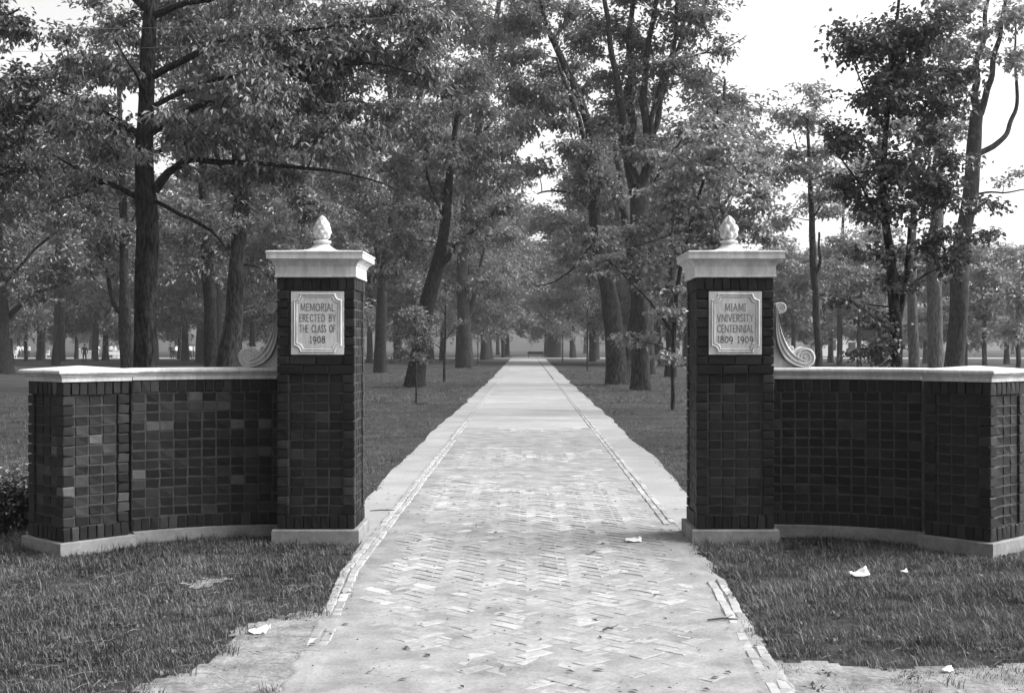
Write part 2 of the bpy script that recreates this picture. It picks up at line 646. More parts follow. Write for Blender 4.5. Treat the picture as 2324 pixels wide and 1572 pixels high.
def dirt_patch(name, x0, x1, y0, y1):
    st = 0.045
    nx, ny = int((x1 - x0) / st), int((y1 - y0) / st)
    vi, v, f = {}, [], []

    def vid(i, j):
        if (i, j) not in vi:
            x, y = x0 + i * st, y0 + j * st
            vi[(i, j)] = len(v)
            v.append((x, y, 0.006 + 0.012 * max(0, 0.45 + fbm(x, y, 50.0, 4, 2.2))))
        return vi[(i, j)]
    for i in range(nx):
        for j in range(ny):
            if bare(x0 + (i + .5) * st, y0 + (j + .5) * st) > 0.6:
                f.append((vid(i, j), vid(i + 1, j), vid(i + 1, j + 1), vid(i, j + 1)))
    if f:
        o = link(name, quad_mesh(name, np.array(v), np.array(f), [M_DIRT], smooth=np.ones(len(f), bool)))
        tag(o, kind='structure')


dirt_patch('bare_dirt', -3.2, -0.95, 4.6, 8.6)
dirt_patch('bare_dirt', 1.05, 3.4, 4.6, 6.6)


# ------------------------------------------------------------------ brick gate masonry
def rot2(x, y, a):
    return (x * math.cos(a) - y * math.sin(a), x * math.sin(a) + y * math.cos(a))


BR = {}
CUR = [M_BRICK]


def brick_mesh(w, d, h):
    """w along the face, d into the wall, h tall; a few jittered variants of each size"""
    key = (round(w, 3), round(d, 3), round(h, 3), CUR[0].name)
    if key not in BR:
        BR[key] = [chamfer_brick('brick', w, d, h, CUR[0], 0.0055, 0.0034, int(w * 7000 + d * 900 + h * 300) + s) for s in range(4)]
    return rnd.choice(BR[key])


JT = 0.0075  # joint


def lay(parent, stuff, u0, u1, z0, z1, face_xy, rec=0.0, depth=0.09, single=True):
    """one brick on a face; face_xy(u, inset) -> (x, y, rz) on the thing's own axes"""
    w, h = (u1 - u0) - JT, (z1 - z0) - JT
    x, y, rz = face_xy((u0 + u1) / 2, depth / 2 + rec + rnd.uniform(-0.0015, 0.0025))
    z = (z0 + z1) / 2 + rnd.gauss(0, 0.0012)
    me = brick_mesh(w, depth, h)
    if single:
        o = link('brick', me, parent, (x, y, z))
        o.rotation_euler = (rnd.gauss(0, 0.008), rnd.gauss(0, 0.01), rz + rnd.gauss(0, 0.008))
    else:
        v, f = me_arrays(me)
        cs, sn = math.cos(rz), math.sin(rz)
        v = v @ np.array([[cs, sn, 0], [-sn, cs, 0], [0, 0, 1]])
        stuff.add(v + np.array([x, y, z]), f)


def square_face(half, ang):
    """face of a square pier; ang 0 = the face looking to -y"""
    def fn(u, inset):
        x, y = rot2(u, -half + inset, ang)
        return x, y, ang
    return fn


def ring_sq(half, z, n=8):
    """square ring with n points per side, counter clockwise"""
    pts = []
    for s in range(4):
        for i in range(n):
            t = -1 + 2 * i / n
            pts.append(rot2(t * half, -half, R(90) * s) + (z,))
    return pts


def loft(mb, rings, mi=0, cap=True):
    n = len(rings[0])
    v = [p for r in rings for p in r]
    f = []
    for j in range(len(rings) - 1):
        for i in range(n):
            k = (i + 1) % n
            f.append((j * n + i, j * n + k, (j + 1) * n + k, (j + 1) * n + i))
    if cap:
        f.append(list(range(n))[::-1])
        f.append([(len(rings) - 1) * n + i for i in range(n)])
    mb.add(v, f, mi)


def finial_mesh(rows, around, depth):
    nz, na = 40, 48
    prof_t = [0, .06, .15, .3, .45, .6, .75, .87, .95, 1.0]
    prof_r = [.040, .055, .066, .073, .070, .061, .047, .031, .017, .001]
    H = 0.205
    rings = []
    for j in range(nz + 1):
        t = j / nz
        r0 = float(np.interp(t, prof_t, prof_r))
        ring = []
        for i in range(na):
            a = 2 * math.pi * i / na
            row = t * rows
            k = math.floor(row)
            fr = row - k
            ph = a * around / (2 * math.pi) + 0.5 * (k % 2)
            q = abs((ph % 1) - 0.5) * 2          # 0 middle of a leaf .. 1 its edge
            tip = 1 - q ** 1.6                     # pointed leaf top
            bulge = (0.45 + 0.55 * math.sin(math.pi * min(1, fr * 0.9 + 0.1))) * tip
            if fr > 0.25 + 0.7 * tip: bulge *= 0.25
            r = r0 * (1 - depth * 0.5 + depth * bulge)
            ring.append((r * math.cos(a), r * math.sin(a), t * H))
        rings.append(ring)
    return rings


GLYPH = {
    'M': (.86, [[(.04, 0), (.1, 1), (.43, .12), (.76, 1), (.82, 0)]]),
    'E': (.52, [[(.5, 1), (.06, 1), (.06, 0), (.5, 0)], [(.06, .52), (.4, .52)]]),
    'R': (.58, [[(.06, 0), (.06, 1), (.34, 1), (.48, .88), (.48, .66), (.34, .52), (.06, .52)], [(.28, .52), (.58, 0)]]),
    'I': (.16, [[(.08, 0), (.08, 1)], [(.0, 0), (.16, 0)], [(.0, 1), (.16, 1)]]),
    'A': (.7, [[(.02, 0), (.34, 1), (.68, 0)], [(.14, .36), (.56, .36)]]),
    'L': (.48, [[(.06, 1), (.06, 0), (.46, 0)]]),
    'C': (.74, [[(.7, .82), (.56, .96), (.38, 1), (.18, .9), (.06, .66), (.04, .4), (.14, .14), (.34, 0), (.56, .03), (.7, .18)]]),
    'T': (.62, [[(.02, 1), (.6, 1)], [(.31, 1), (.31, 0)]]),
    'D': (.72, [[(.06, 0), (.06, 1), (.34, 1), (.58, .85), (.68, .5), (.58, .15), (.34, 0), (.06, 0)]]),
    'B': (.56, [[(.06, 0), (.06, 1), (.32, 1), (.44, .88), (.44, .66), (.32, .54), (.06, .54)], [(.32, .54), (.5, .42), (.5, .14), (.34, 0), (.06, 0)]]),
    'Y': (.64, [[(.02, 1), (.32, .5), (.62, 1)], [(.32, .5), (.32, 0)]]),
    'H': (.7, [[(.06, 0), (.06, 1)], [(.64, 0), (.64, 1)], [(.06, .52), (.64, .52)]]),
    'S': (.5, [[(.44, .86), (.32, 1), (.14, .98), (.06, .82), (.1, .64), (.36, .44), (.46, .26), (.4, .06), (.22, 0), (.04, .12)]]),
    'F': (.5, [[(.06, 0), (.06, 1), (.48, 1)], [(.06, .54), (.38, .54)]]),
    'V': (.66, [[(.02, 1), (.33, 0), (.64, 1)]]),
    'N': (.76, [[(.06, 0), (.06, 1), (.7, 0), (.7, 1)]]),
    'O': (.84, [[(.42 + .38 * math.cos(a), .5 + .5 * math.sin(a)) for a in np.linspace(0, 2 * math.pi, 17)]]),
    '0': (.62, [[(.31 + .27 * math.cos(a), .45 + .45 * math.sin(a)) for a in np.linspace(0, 2 * math.pi, 15)]]),
    '1': (.3, [[(.04, .78), (.16, .92), (.16, 0)], [(.04, 0), (.28, 0)]]),
    '8': (.56, [[(.28 + .2 * math.cos(a), .72 + .22 * math.sin(a)) for a in np.linspace(0, 2 * math.pi, 13)],
               [(.28 + .25 * math.cos(a), .25 + .25 * math.sin(a)) for a in np.linspace(0, 2 * math.pi, 13)]]),
    '9': (.58, [[(.29 + .24 * math.cos(a), .58 + .3 * math.sin(a)) for a in np.linspace(0, 2 * math.pi, 13)], [(.53, .56), (.5, .2), (.34, -.1), (.2, -.16)]]),
    ' ': (.5, []),
}


def inscription(mb, text, cx, zb, h, maxw, yf, w=0.125):
    adv = [GLYPH[c][0] + 0.2 for c in text]
    tot = (sum(adv) - 0.2)
    sx = min(h, maxw / tot)
    x = cx - tot * sx / 2
    for c, a in zip(text, adv):
        for st in GLYPH[c][1]:
            for (x0, z0), (x1, z1) in zip(st[:-1], st[1:]):
                p, q = Vector((x + x0 * sx, zb + z0 * h)), Vector((x + x1 * sx, zb + z1 * h))
                d = q - p
                if d.length < 1e-6: continue
                nrm = Vector((-d.y, d.x)).normalized() * (w * h / 2)
                e = d.normalized() * (w * h * 0.3)
                pts = [p - nrm - e, q - nrm + e, q + nrm + e, p + nrm - e]
                v = [(s.x, yf, s.y) for s in pts] + [(s.x, yf + 0.004, s.y) for s in pts]
                mb.add(v, [(0, 1, 2, 3), (0, 4, 5, 1), (1, 5, 6, 2), (2, 6, 7, 3), (3, 7, 4, 0)])
        x += a * sx


def notch_outline(w, h, r, n=6):
    """rectangle with concave quarter-round corners, ccw in (x, z)"""
    pts = []
    for (sx, sz, a0) in ((1, -1, 180), (1, 1, 270), (-1, 1, 0), (-1, -1, 90)):
        c = (sx * w / 2, sz * h / 2)
        for i in range(n + 1):
            a = R(a0 - 90 * i / n)
            pts.append((c[0] + r * math.cos(a), c[1] + r * math.sin(a)))
    return pts


def band2d(mb, outer, inner, yo, yi, ridge):
    """raised moulding between two outlines of equal length"""
    n = len(outer)
    mid = [((a[0] + b[0]) / 2, (a[1] + b[1]) / 2) for a, b in zip(outer, inner)]
    v = [(p[0], yo, p[1]) for p in outer] + [(p[0], yo - ridge, p[1]) for p in mid] + [(p[0], yi, p[1]) for p in inner]
    f = []
    for r_ in (0, 1):
        for i in range(n):
            k = (i + 1) % n
            f.append((r_ * n + i, r_ * n + k, (r_ + 1) * n + k, (r_ + 1) * n + i))
    mb.add(v, f)


PH = 0.315           # half width of a gate pier
PZ = 0.112           # top of the plinth
Z_ROW = 0.228
Z_C = Z_ROW + 15 * 0.0752      # 1.356
Z_B2 = Z_C + 2 * 0.0745        # 1.505
Z_Q = Z_B2 + 7 * 0.0752        # 2.031
Z_TOP = 2.134


def gate_pier(cx, cy, inner, label, lines, fin, plaque_dx, cap_mat):
    """inner = +1 when the path side is +x"""
    root = empty('gate_pier', (cx, cy, 0))
    tag(root, label, 'gate pier', 'pair of brick gate piers flanking the path')
    core = MB()
    core.box((0, 0, (PZ + Z_TOP) / 2), (2 * PH - 0.042, 2 * PH - 0.042, Z_TOP - PZ))
    core.build('mortar_core', M_MORTAR, root)
    st = MB()
    for fi, ang in enumerate((0, R(90), R(180), R(270))):
        face = square_face(PH, ang)
        front = fi == 0
        side_inner = (fi == 1 and inner > 0) or (fi == 3 and inner < 0)
        single = front or side_inner
        end = fi in (0, 2)
        lo, hi = (-PH, PH) if end else (-PH + 0.098, PH - 0.098)
        # brick-on-edge courses, bottom and top
        for z0, z1 in ((PZ, Z_ROW), (Z_Q, Z_TOP)):
            n = 9 if end else 6
            for i in range(n):
                lay(root, st, lo + (hi - lo) * i / n, lo + (hi - lo) * (i + 1) / n, z0, z1, face, depth=0.096, single=single)
        q = 0.098
        pan = [-PH + q + 0.006 + i * (2 * PH - 2 * q - 0.012) / 4 for i in range(5)]
        rows = [(Z_ROW + i * 0.0752, Z_ROW + (i + 1) * 0.0752, 'c') for i in range(15)]
        rows += [(Z_C + i * 0.0745, Z_C + (i + 1) * 0.0745, 'b') for i in range(2)]
        rows += [(Z_B2 + i * 0.0752, Z_B2 + (i + 1) * 0.0752, 'q') for i in range(7)]
        for ri, (z0, z1, kind) in enumerate(rows):
            if kind == 'b' and end:
                cuts = [-PH, -PH + 0.21, PH - 0.21, PH] if ri % 2 else [-PH, -PH + 0.1, 0, PH - 0.1, PH]
                for a, b in zip(cuts[:-1], cuts[1:]):
                    lay(root, st, a, b, z0, z1, face, rec=-0.004 if ri % 2 else 0.0, depth=0.097, single=single)
                continue
            if end:
                lay(root, st, -PH, -PH + q, z0, z1, face, depth=0.097, single=single)
                lay(root, st, PH - q, PH, z0, z1, face, depth=0.097, single=single)
            if kind == 'q' and front: continue
            for a, b in zip(pan[:-1], pan[1:]):
                lay(root, st, a, b, z0, z1, face, rec=0.016, depth=0.07, single=single)
    # far corner of the inner side stays in the joined brickwork
    tag(st.build('brickwork', M_BRICKBACK, root), kind='stuff')
    pl = MB()
    loft(pl, [ring_sq(PH + 0.035, -0.06, 1), ring_sq(PH + 0.035, PZ - 0.008, 1), ring_sq(PH + 0.028, PZ, 1)])
    pl.build('plinth', M_STONE2, root)
    # plaque
    pq = MB()
    pw, ph, zc = 0.425, 0.512, (Z_B2 + Z_Q) / 2
    yf = -PH - 0.004
    pq.box((plaque_dx, yf + 0.03, zc), (pw, 0.06, ph - 0.006))
    plaque = pq.build('plaque', M_STONE, root)
    mo = MB()
    for d0, d1, rg in ((0.018, 0.034, 0.010), (0.036, 0.052, 0.006)):
        o_ = notch_outline(pw - 2 * d0, ph - 2 * d0, 0.052 - d0 * 0.2)
        i_ = notch_outline(pw - 2 * d1, ph - 2 * d1, 0.052 - d0 * 0.2 + 0.004)
        band2d(mo, [(x + plaque_dx, z + zc) for x, z in o_], [(x + plaque_dx, z + zc) for x, z in i_], yf - 0.0005, yf - 0.0005, rg)
    mo.build('moulding', M_STONE, plaque)
    tx = MB()
    for k, (txt, wmax) in enumerate(lines):
        inscription(tx, txt, plaque_dx, zc + 0.098 - k * 0.0855, 0.056, wmax, yf - 0.0012)
    tx.build('inscription', M_CARVE, plaque)
    # cap: fascia, cavetto, slab and concave roof up to the finial
    cp = MB()
    prof = [(PH + 0.012, Z_TOP), (PH + 0.016, Z_TOP + 0.012), (PH + 0.010, Z_TOP + 0.018), (PH + 0.010, Z_TOP + 0.092), (PH + 0.016, Z_TOP + 0.096),
            (PH + 0.018, Z_TOP + 0.104), (PH + 0.026, Z_TOP + 0.118), (PH + 0.042, Z_TOP + 0.134), (PH + 0.056, Z_TOP + 0.143),
            (PH + 0.070, Z_TOP + 0.147), (PH + 0.070, Z_TOP + 0.190), (PH + 0.076, Z_TOP + 0.193), (PH + 0.076, Z_TOP + 0.207)]
    rings = [ring_sq(r, z, 8) for r, z in prof]
    zt = Z_TOP + 0.207
    for t in (0.05, 0.15, 0.3, 0.45, 0.6, 0.72, 0.82, 0.9, 0.96, 1.0):
        half = PH + 0.074 - (PH + 0.074 - 0.058) * t
        z = zt + 0.004 + 0.026 * t + 0.052 * t ** 7
        sq = ring_sq(half, z, 8)
        ci = [(half * math.cos(math.atan2(p[1], p[0])), half * math.sin(math.atan2(p[1], p[0])), z) for p in sq]
        k = max(0.0, (t - 0.55) / 0.4)
        k = min(1, k)
        rings.append([tuple(np.array(a) * (1 - k) + np.array(b) * k) for a, b in zip(sq, ci)])
    loft(cp, rings)
    cap = cp.build('cap', M_STONE, root)
    tag(cap)
    zf = zt + 0.082
    fi = MB()
    fi.lathe([(0.056, 0), (0.057, 0.006), (0.072, 0.012), (0.075, 0.022), (0.070, 0.031), (0.052, 0.035), (0.044, 0.040)], 28, c=(0, 0, zf))
    loft(fi, [[(p[0], p[1], p[2] + zf + 0.038) for p in r] for r in finial_mesh(*fin)])
    fi.build('finial', M_STONE, cap, smooth=True)
    return root


PCX, PCY = 1.685, 10.315
gate_pier(-PCX - 0.01, PCY, 1, 'brick gate pier on the left of the path with plaque ending 1908', [('MEMORIAL', .27), ('ERECTED BY', .29), ('THE CLASS OF', .285), ('1908', .12)],
          (5, 8, 0.15), 0.015, None)
gate_pier(PCX - 0.01, PCY, -1, 'brick gate pier on the right of the path with plaque ending 1809 1909', [('MIAMI', .165), ('VNIVERSITY', .29), ('CENTENNIAL', .29), ('1809 1909', .285)],
          (3, 6, 0.34), 0.0, None)

# curved wing walls
WR, WCY, WT = 1.80, 8.53, 0.26
W_END = R(39.5)
WZ_ROW, WZ_C, WZ_T = 0.212, 0.212 + 13 * 0.0765, 1.312
WP = 0.105


def arc(sx, r, t):
    return (sx * (2.0 + r * math.sin(t)), WCY + r * math.cos(t))


def coping_profile():
    return [(-0.012, 1.312), (0.012, 1.312), (0.012, 1.343), (0.020, 1.346), (0.020, 1.353), (0.030, 1.356), (0.030, 1.362), (0.045, 1.368),
            (0.053, 1.380), (0.051, 1.394), (0.040, 1.402)]


def wing_wall(sx, label):
    root = empty('wing_wall', (0, 0, 0))
    tag(root, label, 'brick wall', 'curved low brick wing walls')
    nseg = 22
    ts = np.linspace(-0.004, W_END, nseg + 1)
    flip = sx < 0

    def sweep(name, prof, mat, parent=root):
        """closed cross-section (radius, z) swept along the arc"""
        mb = MB()
        k = len(prof)
        v = []
        for t in ts:
            for r, z in prof:
                v.append(arc(sx, r, t) + (z,))
        f = []
        for j in range(nseg):
            for i in range(k):
                n_ = (i + 1) % k
                q = (j * k + i, j * k + n_, (j + 1) * k + n_, (j + 1) * k + i)
                f.append(q[::-1] if flip else q)
        f.append(list(range(k)))
        f.append([nseg * k + i for i in range(k)][::-1])
        mb.add(v, f)
        return mb.build(name, mat, parent)
    sweep('mortar_core', [(WR + 0.009, WP), (WR + WT - 0.009, WP), (WR + WT - 0.009, WZ_T), (WR + 0.009, WZ_T)], M_MORTAR)
    sweep('plinth', [(WR - 0.035, -0.06), (WR + WT + 0.035, -0.06), (WR + WT + 0.035, WP), (WR - 0.03, WP), (WR - 0.035, WP - 0.006)], M_STONE2)
    cpf = coping_profile()
    prof = [(WR - o, z) for o, z in cpf] + [(WR + WT / 2, 1.408)] + [(WR + WT + o, z) for o, z in cpf[::-1]]
    sweep('coping', prof[::-1], M_STONE)
    st = MB()
    L = WR * W_END

    def face_f(u, inset):
        t = u / WR
        x, y = arc(sx, WR + inset, t)
        return x, y, -sx * t

    def face_b(u, inset):
        t = u / WR
        x, y = arc(sx, WR + WT - inset, t)
        return x, y, -sx * t + math.pi
    for face, single in ((face_f, True), (face_b, False)):
        for z0, z1 in ((WP, WZ_ROW), (WZ_C, WZ_T)):
            n = 17
            for i in range(n):
                lay(root, st, L * i / n, L * (i + 1) / n, z0, z1, face, depth=0.085, single=single)
        n = 11
        for r_ in range(13):
            for i in range(n):
                lay(root, st, L * i / n, L * (i + 1) / n, WZ_ROW + r_ * 0.0765, WZ_ROW + (r_ + 1) * 0.0765, face, depth=0.085, rec=0.003, single=single)
    tag(st.build('brickwork', M_BRICKBACK, root), kind='stuff')


CUR[0] = M_BRICKV
wing_wall(-1, 'low curved brick wall with stone coping left of the 1908 pier')
CUR[0] = M_BRICK
wing_wall(1, 'low curved brick wall with stone coping right of the 1809 1909 pier')


def end_pier(sx, label):
    c = (sx * 3.51, 9.75)
    eh = 0.278
    root = empty('end_pier', (c[0], c[1], 0), sx * R(-48))
    tag(root, label, 'end pier', 'square brick end piers of the wing walls')
    # local axes: the face angle 0 looks towards the path side front
    core = MB()
    core.box((0, 0, (WP + WZ_T) / 2), (2 * eh - 0.048, 2 * eh - 0.048, WZ_T - WP))
    core.build('mortar_core', M_MORTAR, root)
    st = MB()
    for fi, ang in enumerate((0, R(90), R(180), R(270))):
        face = square_face(eh, ang)
        # visible: the inner front face (0) and the outer front face
        outer = (fi == 1) if sx > 0 else (fi == 3)
        single = fi == 0 or outer
        end = fi in (0, 2)
        lo, hi = (-eh, eh) if end else (-eh + 0.1, eh - 0.1)
        for z0, z1 in ((WP, WZ_ROW), (WZ_C, WZ_T)):
            n = 8 if end else 5
            for i in range(n):
                lay(root, st, lo + (hi - lo) * i / n, lo + (hi - lo) * (i + 1) / n, z0, z1, face, depth=0.098, single=single)
        q = 0.1
        pan = [-eh + q + 0.008 + i * (2 * eh - 2 * q - 0.016) / 3 for i in range(4)]
        for r_ in range(13):
            z0, z1 = WZ_ROW + r_ * 0.0765, WZ_ROW + (r_ + 1) * 0.0765
            if end:
                lay(root, st, -eh, -eh + q, z0, z1, face, depth=0.099, single=single)
                lay(root, st, eh - q, eh, z0, z1, face, depth=0.099, single=single)
            for a, b in zip(pan[:-1], pan[1:]):
                lay(root, st, a, b, z0, z1, face, rec=0.018, depth=0.07, single=single)
    tag(st.build('brickwork', M_BRICKBACK, root), kind='stuff')
    pl = MB()
    loft(pl, [ring_sq(eh + 0.035, -0.06, 1), ring_sq(eh + 0.035, WP - 0.006, 1), ring_sq(eh + 0.028, WP, 1)])
    pl.build('plinth', M_STONE2, root)
    cp = MB()
    rings = [ring_sq(eh + o, z, 4) for o, z in coping_profile()[1:]]
    for t in (0.3, 0.6, 0.85, 1.0):
        rings.append(ring_sq((eh + 0.038) * (1 - t) + 0.004, 1.403 + 0.028 * t, 4))
    loft(cp, rings)
    cp.build('coping', M_STONE, root)


CUR[0] = M_BRICKV
end_pier(-1, 'square brick end pier finishing the left curved wall, lighter bricks in its face')
CUR[0] = M_BRICK
end_pier(1, 'square brick end pier at the right edge of the photo, bright outer face')


# scroll brackets on the wall coping against the piers
def spiral(cx, cz, r0, r1, turns, a0, sgn, n=60):
    return [(cx + (r0 + (r1 - r0) * i / n) * math.cos(a0 + sgn * 2 * math.pi * turns * i / n),
             cz + (r0 + (r1 - r0) * i / n) * math.sin(a0 + sgn * 2 * math.pi * turns * i / n)) for i in range(n + 1)]


def scroll(sx, label):
    S = 1077.0
    loc = lambda p: ((p[0] - 1090) / S, (1492 - p[1]) / S)
    A = [loc(p) for p in [(1117, 985), (1117, 1020), (1119, 1060), (1130, 1120), (1150, 1190), (1180, 1260), (1218, 1328), (1258, 1372), (1300, 1402), (1345, 1420)]]
    B = [loc(p) for p in [(1091, 930), (1091, 1020), (1091, 1100), (1091, 1180), (1100, 1260), (1122, 1330), (1155, 1392), (1200, 1440), (1260, 1476), (1340, 1494)]]

    def smooth(q, n=40):
        p3 = np.array([(a, 0, b) for a, b in q])
        d = np.concatenate([[0], np.cumsum(np.linalg.norm(np.diff(p3, axis=0), axis=1))])
        t = np.linspace(0, d[-1], n)
        r = np.stack([np.interp(t, d, p3[:, i]) for i in range(3)], 1)
        for _ in range(4): r[1:-1] = .25 * r[:-2] + .5 * r[1:-1] + .25 * r[2:]
        return r
    a, b = smooth(A), smooth(B)
    root = empty('scroll_bracket', (sx * 2.066, 10.405, 1.4045))
    tag(root, label, 'scroll bracket', 'carved stone scroll brackets on the wall copings')
    half = 0.075
    n = len(a)

    def mir(v):
        v = np.array(v, float)
        v[:, 0] *= sx
        return v

    def fl(f): return [q[::-1] for q in f] if sx < 0 else f
    mb = MB()
    # fluted body: cross-section points from edge B to edge A with raised fillets
    fr = [0, .06, .12, .2, .3, .38, .44, .52, .6, .7, .78, .84, .92, 1.0]
    rl = [0, .010, .010, 0, -.004, 0, .009, .009, 0, -.004, 0, .008, .010, 0.0]
    k = len(fr)
    v = []
    for i in range(n):
        for f_, h in zip(fr, rl):
            p = b[i] * (1 - f_) + a[i] * f_
            v.append((p[0], -half - h, p[2]))
        v.append((a[i][0], half, a[i][2]))
        v.append((b[i][0], half, b[i][2]))
    kk = k + 2
    f = []
    for i in range(n - 1):
        for j in range(kk):
            j2 = (j + 1) % kk
            f.append((i * kk + j, i * kk + j2, (i + 1) * kk + j2, (i + 1) * kk + j))
    f.append(list(range(kk))[::-1])
    f.append([(n - 1) * kk + j for j in range(kk)])
    mb.add(mir(v), fl(f))
    mb.build('fluted_band', M_STONE, root, smooth=False)

    def volute(name, c, r, a0, sgn, turns):
        vb = MB()
        nn = 40
        ring = [(c[0] + r * math.cos(2 * math.pi * i / nn), c[1] + r * math.sin(2 * math.pi * i / nn)) for i in range(nn)]
        v = [(p[0], -half + 0.004, p[1]) for p in ring] + [(p[0], half - 0.002, p[1]) for p in ring]
        f = [[i, (i + 1) % nn, nn + (i + 1) % nn, nn + i] for i in range(nn)] + [list(range(nn))[::-1], [nn + i for i in range(nn)]]
        vb.add(mir(v), fl(f))
        for off, w in ((0, .10), (-0.16 * r / 0.09 * 0.09, .05)):
            sp = spiral(c[0], c[1], r * 0.95 + off * 0.9, r * 0.22, turns, a0, sgn)
            pts = mir([(p[0], -half + 0.002, p[1]) for p in sp])
            vb.tube(pts, np.linspace(r * w, r * w * 0.6, len(pts)), 6)
        bt = spiral(c[0], c[1], 0, 0.001, 1, 0, 1, 2)
        vb.tube(mir([(c[0], -half + 0.01, c[1]), (c[0], -half - 0.006, c[1])]), [r * 0.16, r * 0.12], 10)
        vb.build(name, M_STONE, root, smooth=False)
    volute('large_volute', loc((1352, 1400)), 0.088, R(-95), 1, 2.2)
    volute('small_volute', loc((1139, 958)), 0.047, R(180), -1, 1.8)
    sp = MB()
    tri = [loc(p) for p in [(1022, 1230), (1092, 1230), (1110, 1320), (1150, 1400), (1205, 1450), (1270, 1485), (1330, 1493), (1022, 1493)]]
    v = [(p[0], -half + 0.028, p[1]) for p in tri] + [(p[0], half - 0.028, p[1]) for p in tri]
    m_ = len(tri)
    sp.add(mir(v), fl([list(range(m_))[::-1], [m_ + i for i in range(m_)]] + [[i, (i + 1) % m_, m_ + (i + 1) % m_, m_ + i] for i in range(m_)]))
    sp.build('spandrel', M_STONE, root)
    lf = MB()
    for (c, r, a0, sg) in ((loc((1238, 1318)), 0.015, R(-60), 1), (loc((1282, 1362)), 0.013, R(-20), 1)):
        s_ = spiral(c[0], c[1], r, r * 0.25, 1.4, a0, sg, 24)
        lf.tube(mir([(p[0], -half * 0.5, p[1]) for p in s_]), np.linspace(0.008, 0.004, len(s_)), 6)
        lf.tube(mir([(p[0], 0.0, p[1]) for p in s_]), np.linspace(0.008, 0.004, len(s_)), 6)
    lf.tube(mir([(q[0], -half * 0.3, q[1]) for q in [loc(p) for p in [(1232, 1335), (1262, 1372), (1300, 1380), (1330, 1350), (1350, 1318)]]]), [.014, .02, .024, .02, .012], 8)
    lf.build('leaf_curl', M_STONE, root, smooth=True)


scroll(-1, 'left carved stone scroll, its big volute pointing left on the wall coping')
scroll(1, 'right carved stone scroll, its big volute pointing right on the wall coping')


# ------------------------------------------------------------------ trees
class Skel:
    def __init__(s): s.p = []

    def add(s, pts): s.p.append(np.asarray(pts, float))

    def arr(s): return np.concatenate(s.p)


def unit(v): return v / (np.linalg.norm(v, axis=-1, keepdims=True) + 1e-9)


def leaf_quads(C, D, n, L, W, spread, droop, rng, flat=0.6):
    """n leaves round every cluster centre C, strung along twig direction D"""
    m = len(C) * n
    c = np.repeat(C, n, 0)
    d = np.repeat(D, n, 0)
    along = rng.uniform(-0.7, 0.6, (m, 1)) * spread * 1.5
    off = rng.normal(0, 1, (m, 3)) * spread * 0.42 * np.array([1, 1, flat])
    base = c + d * along + off
    h = rng.normal(0, 1, (m, 3)) * np.array([1, 1, 0.35])
    dirv = unit(unit(h) + 0.5 * d + np.array([0, 0, -droop]) * rng.uniform(0.4, 1.4, (m, 1)))
    up = unit(np.array([0, 0, 1.0]) + rng.normal(0, 0.2 + 0.4 * min(1, droop), (m, 3)))
    side = unit(np.cross(dirv, up))
    nor = np.cross(side, dirv)
    l = L * rng.uniform(0.6, 1.25, (m, 1))
    w = W * rng.uniform(0.7, 1.2, (m, 1)) * 0.5
    tip = base + dirv * l - nor * l * 0.12
    mid = base + dirv * l * 0.45
    fold = nor * w * 0.45
    v = np.stack([base, mid + side * w + fold, tip, mid - side * w + fold], 1).reshape(-1, 3)
    f = np.arange(m * 4).reshape(-1, 4)
    return v, f


LEAFTOT = [0]


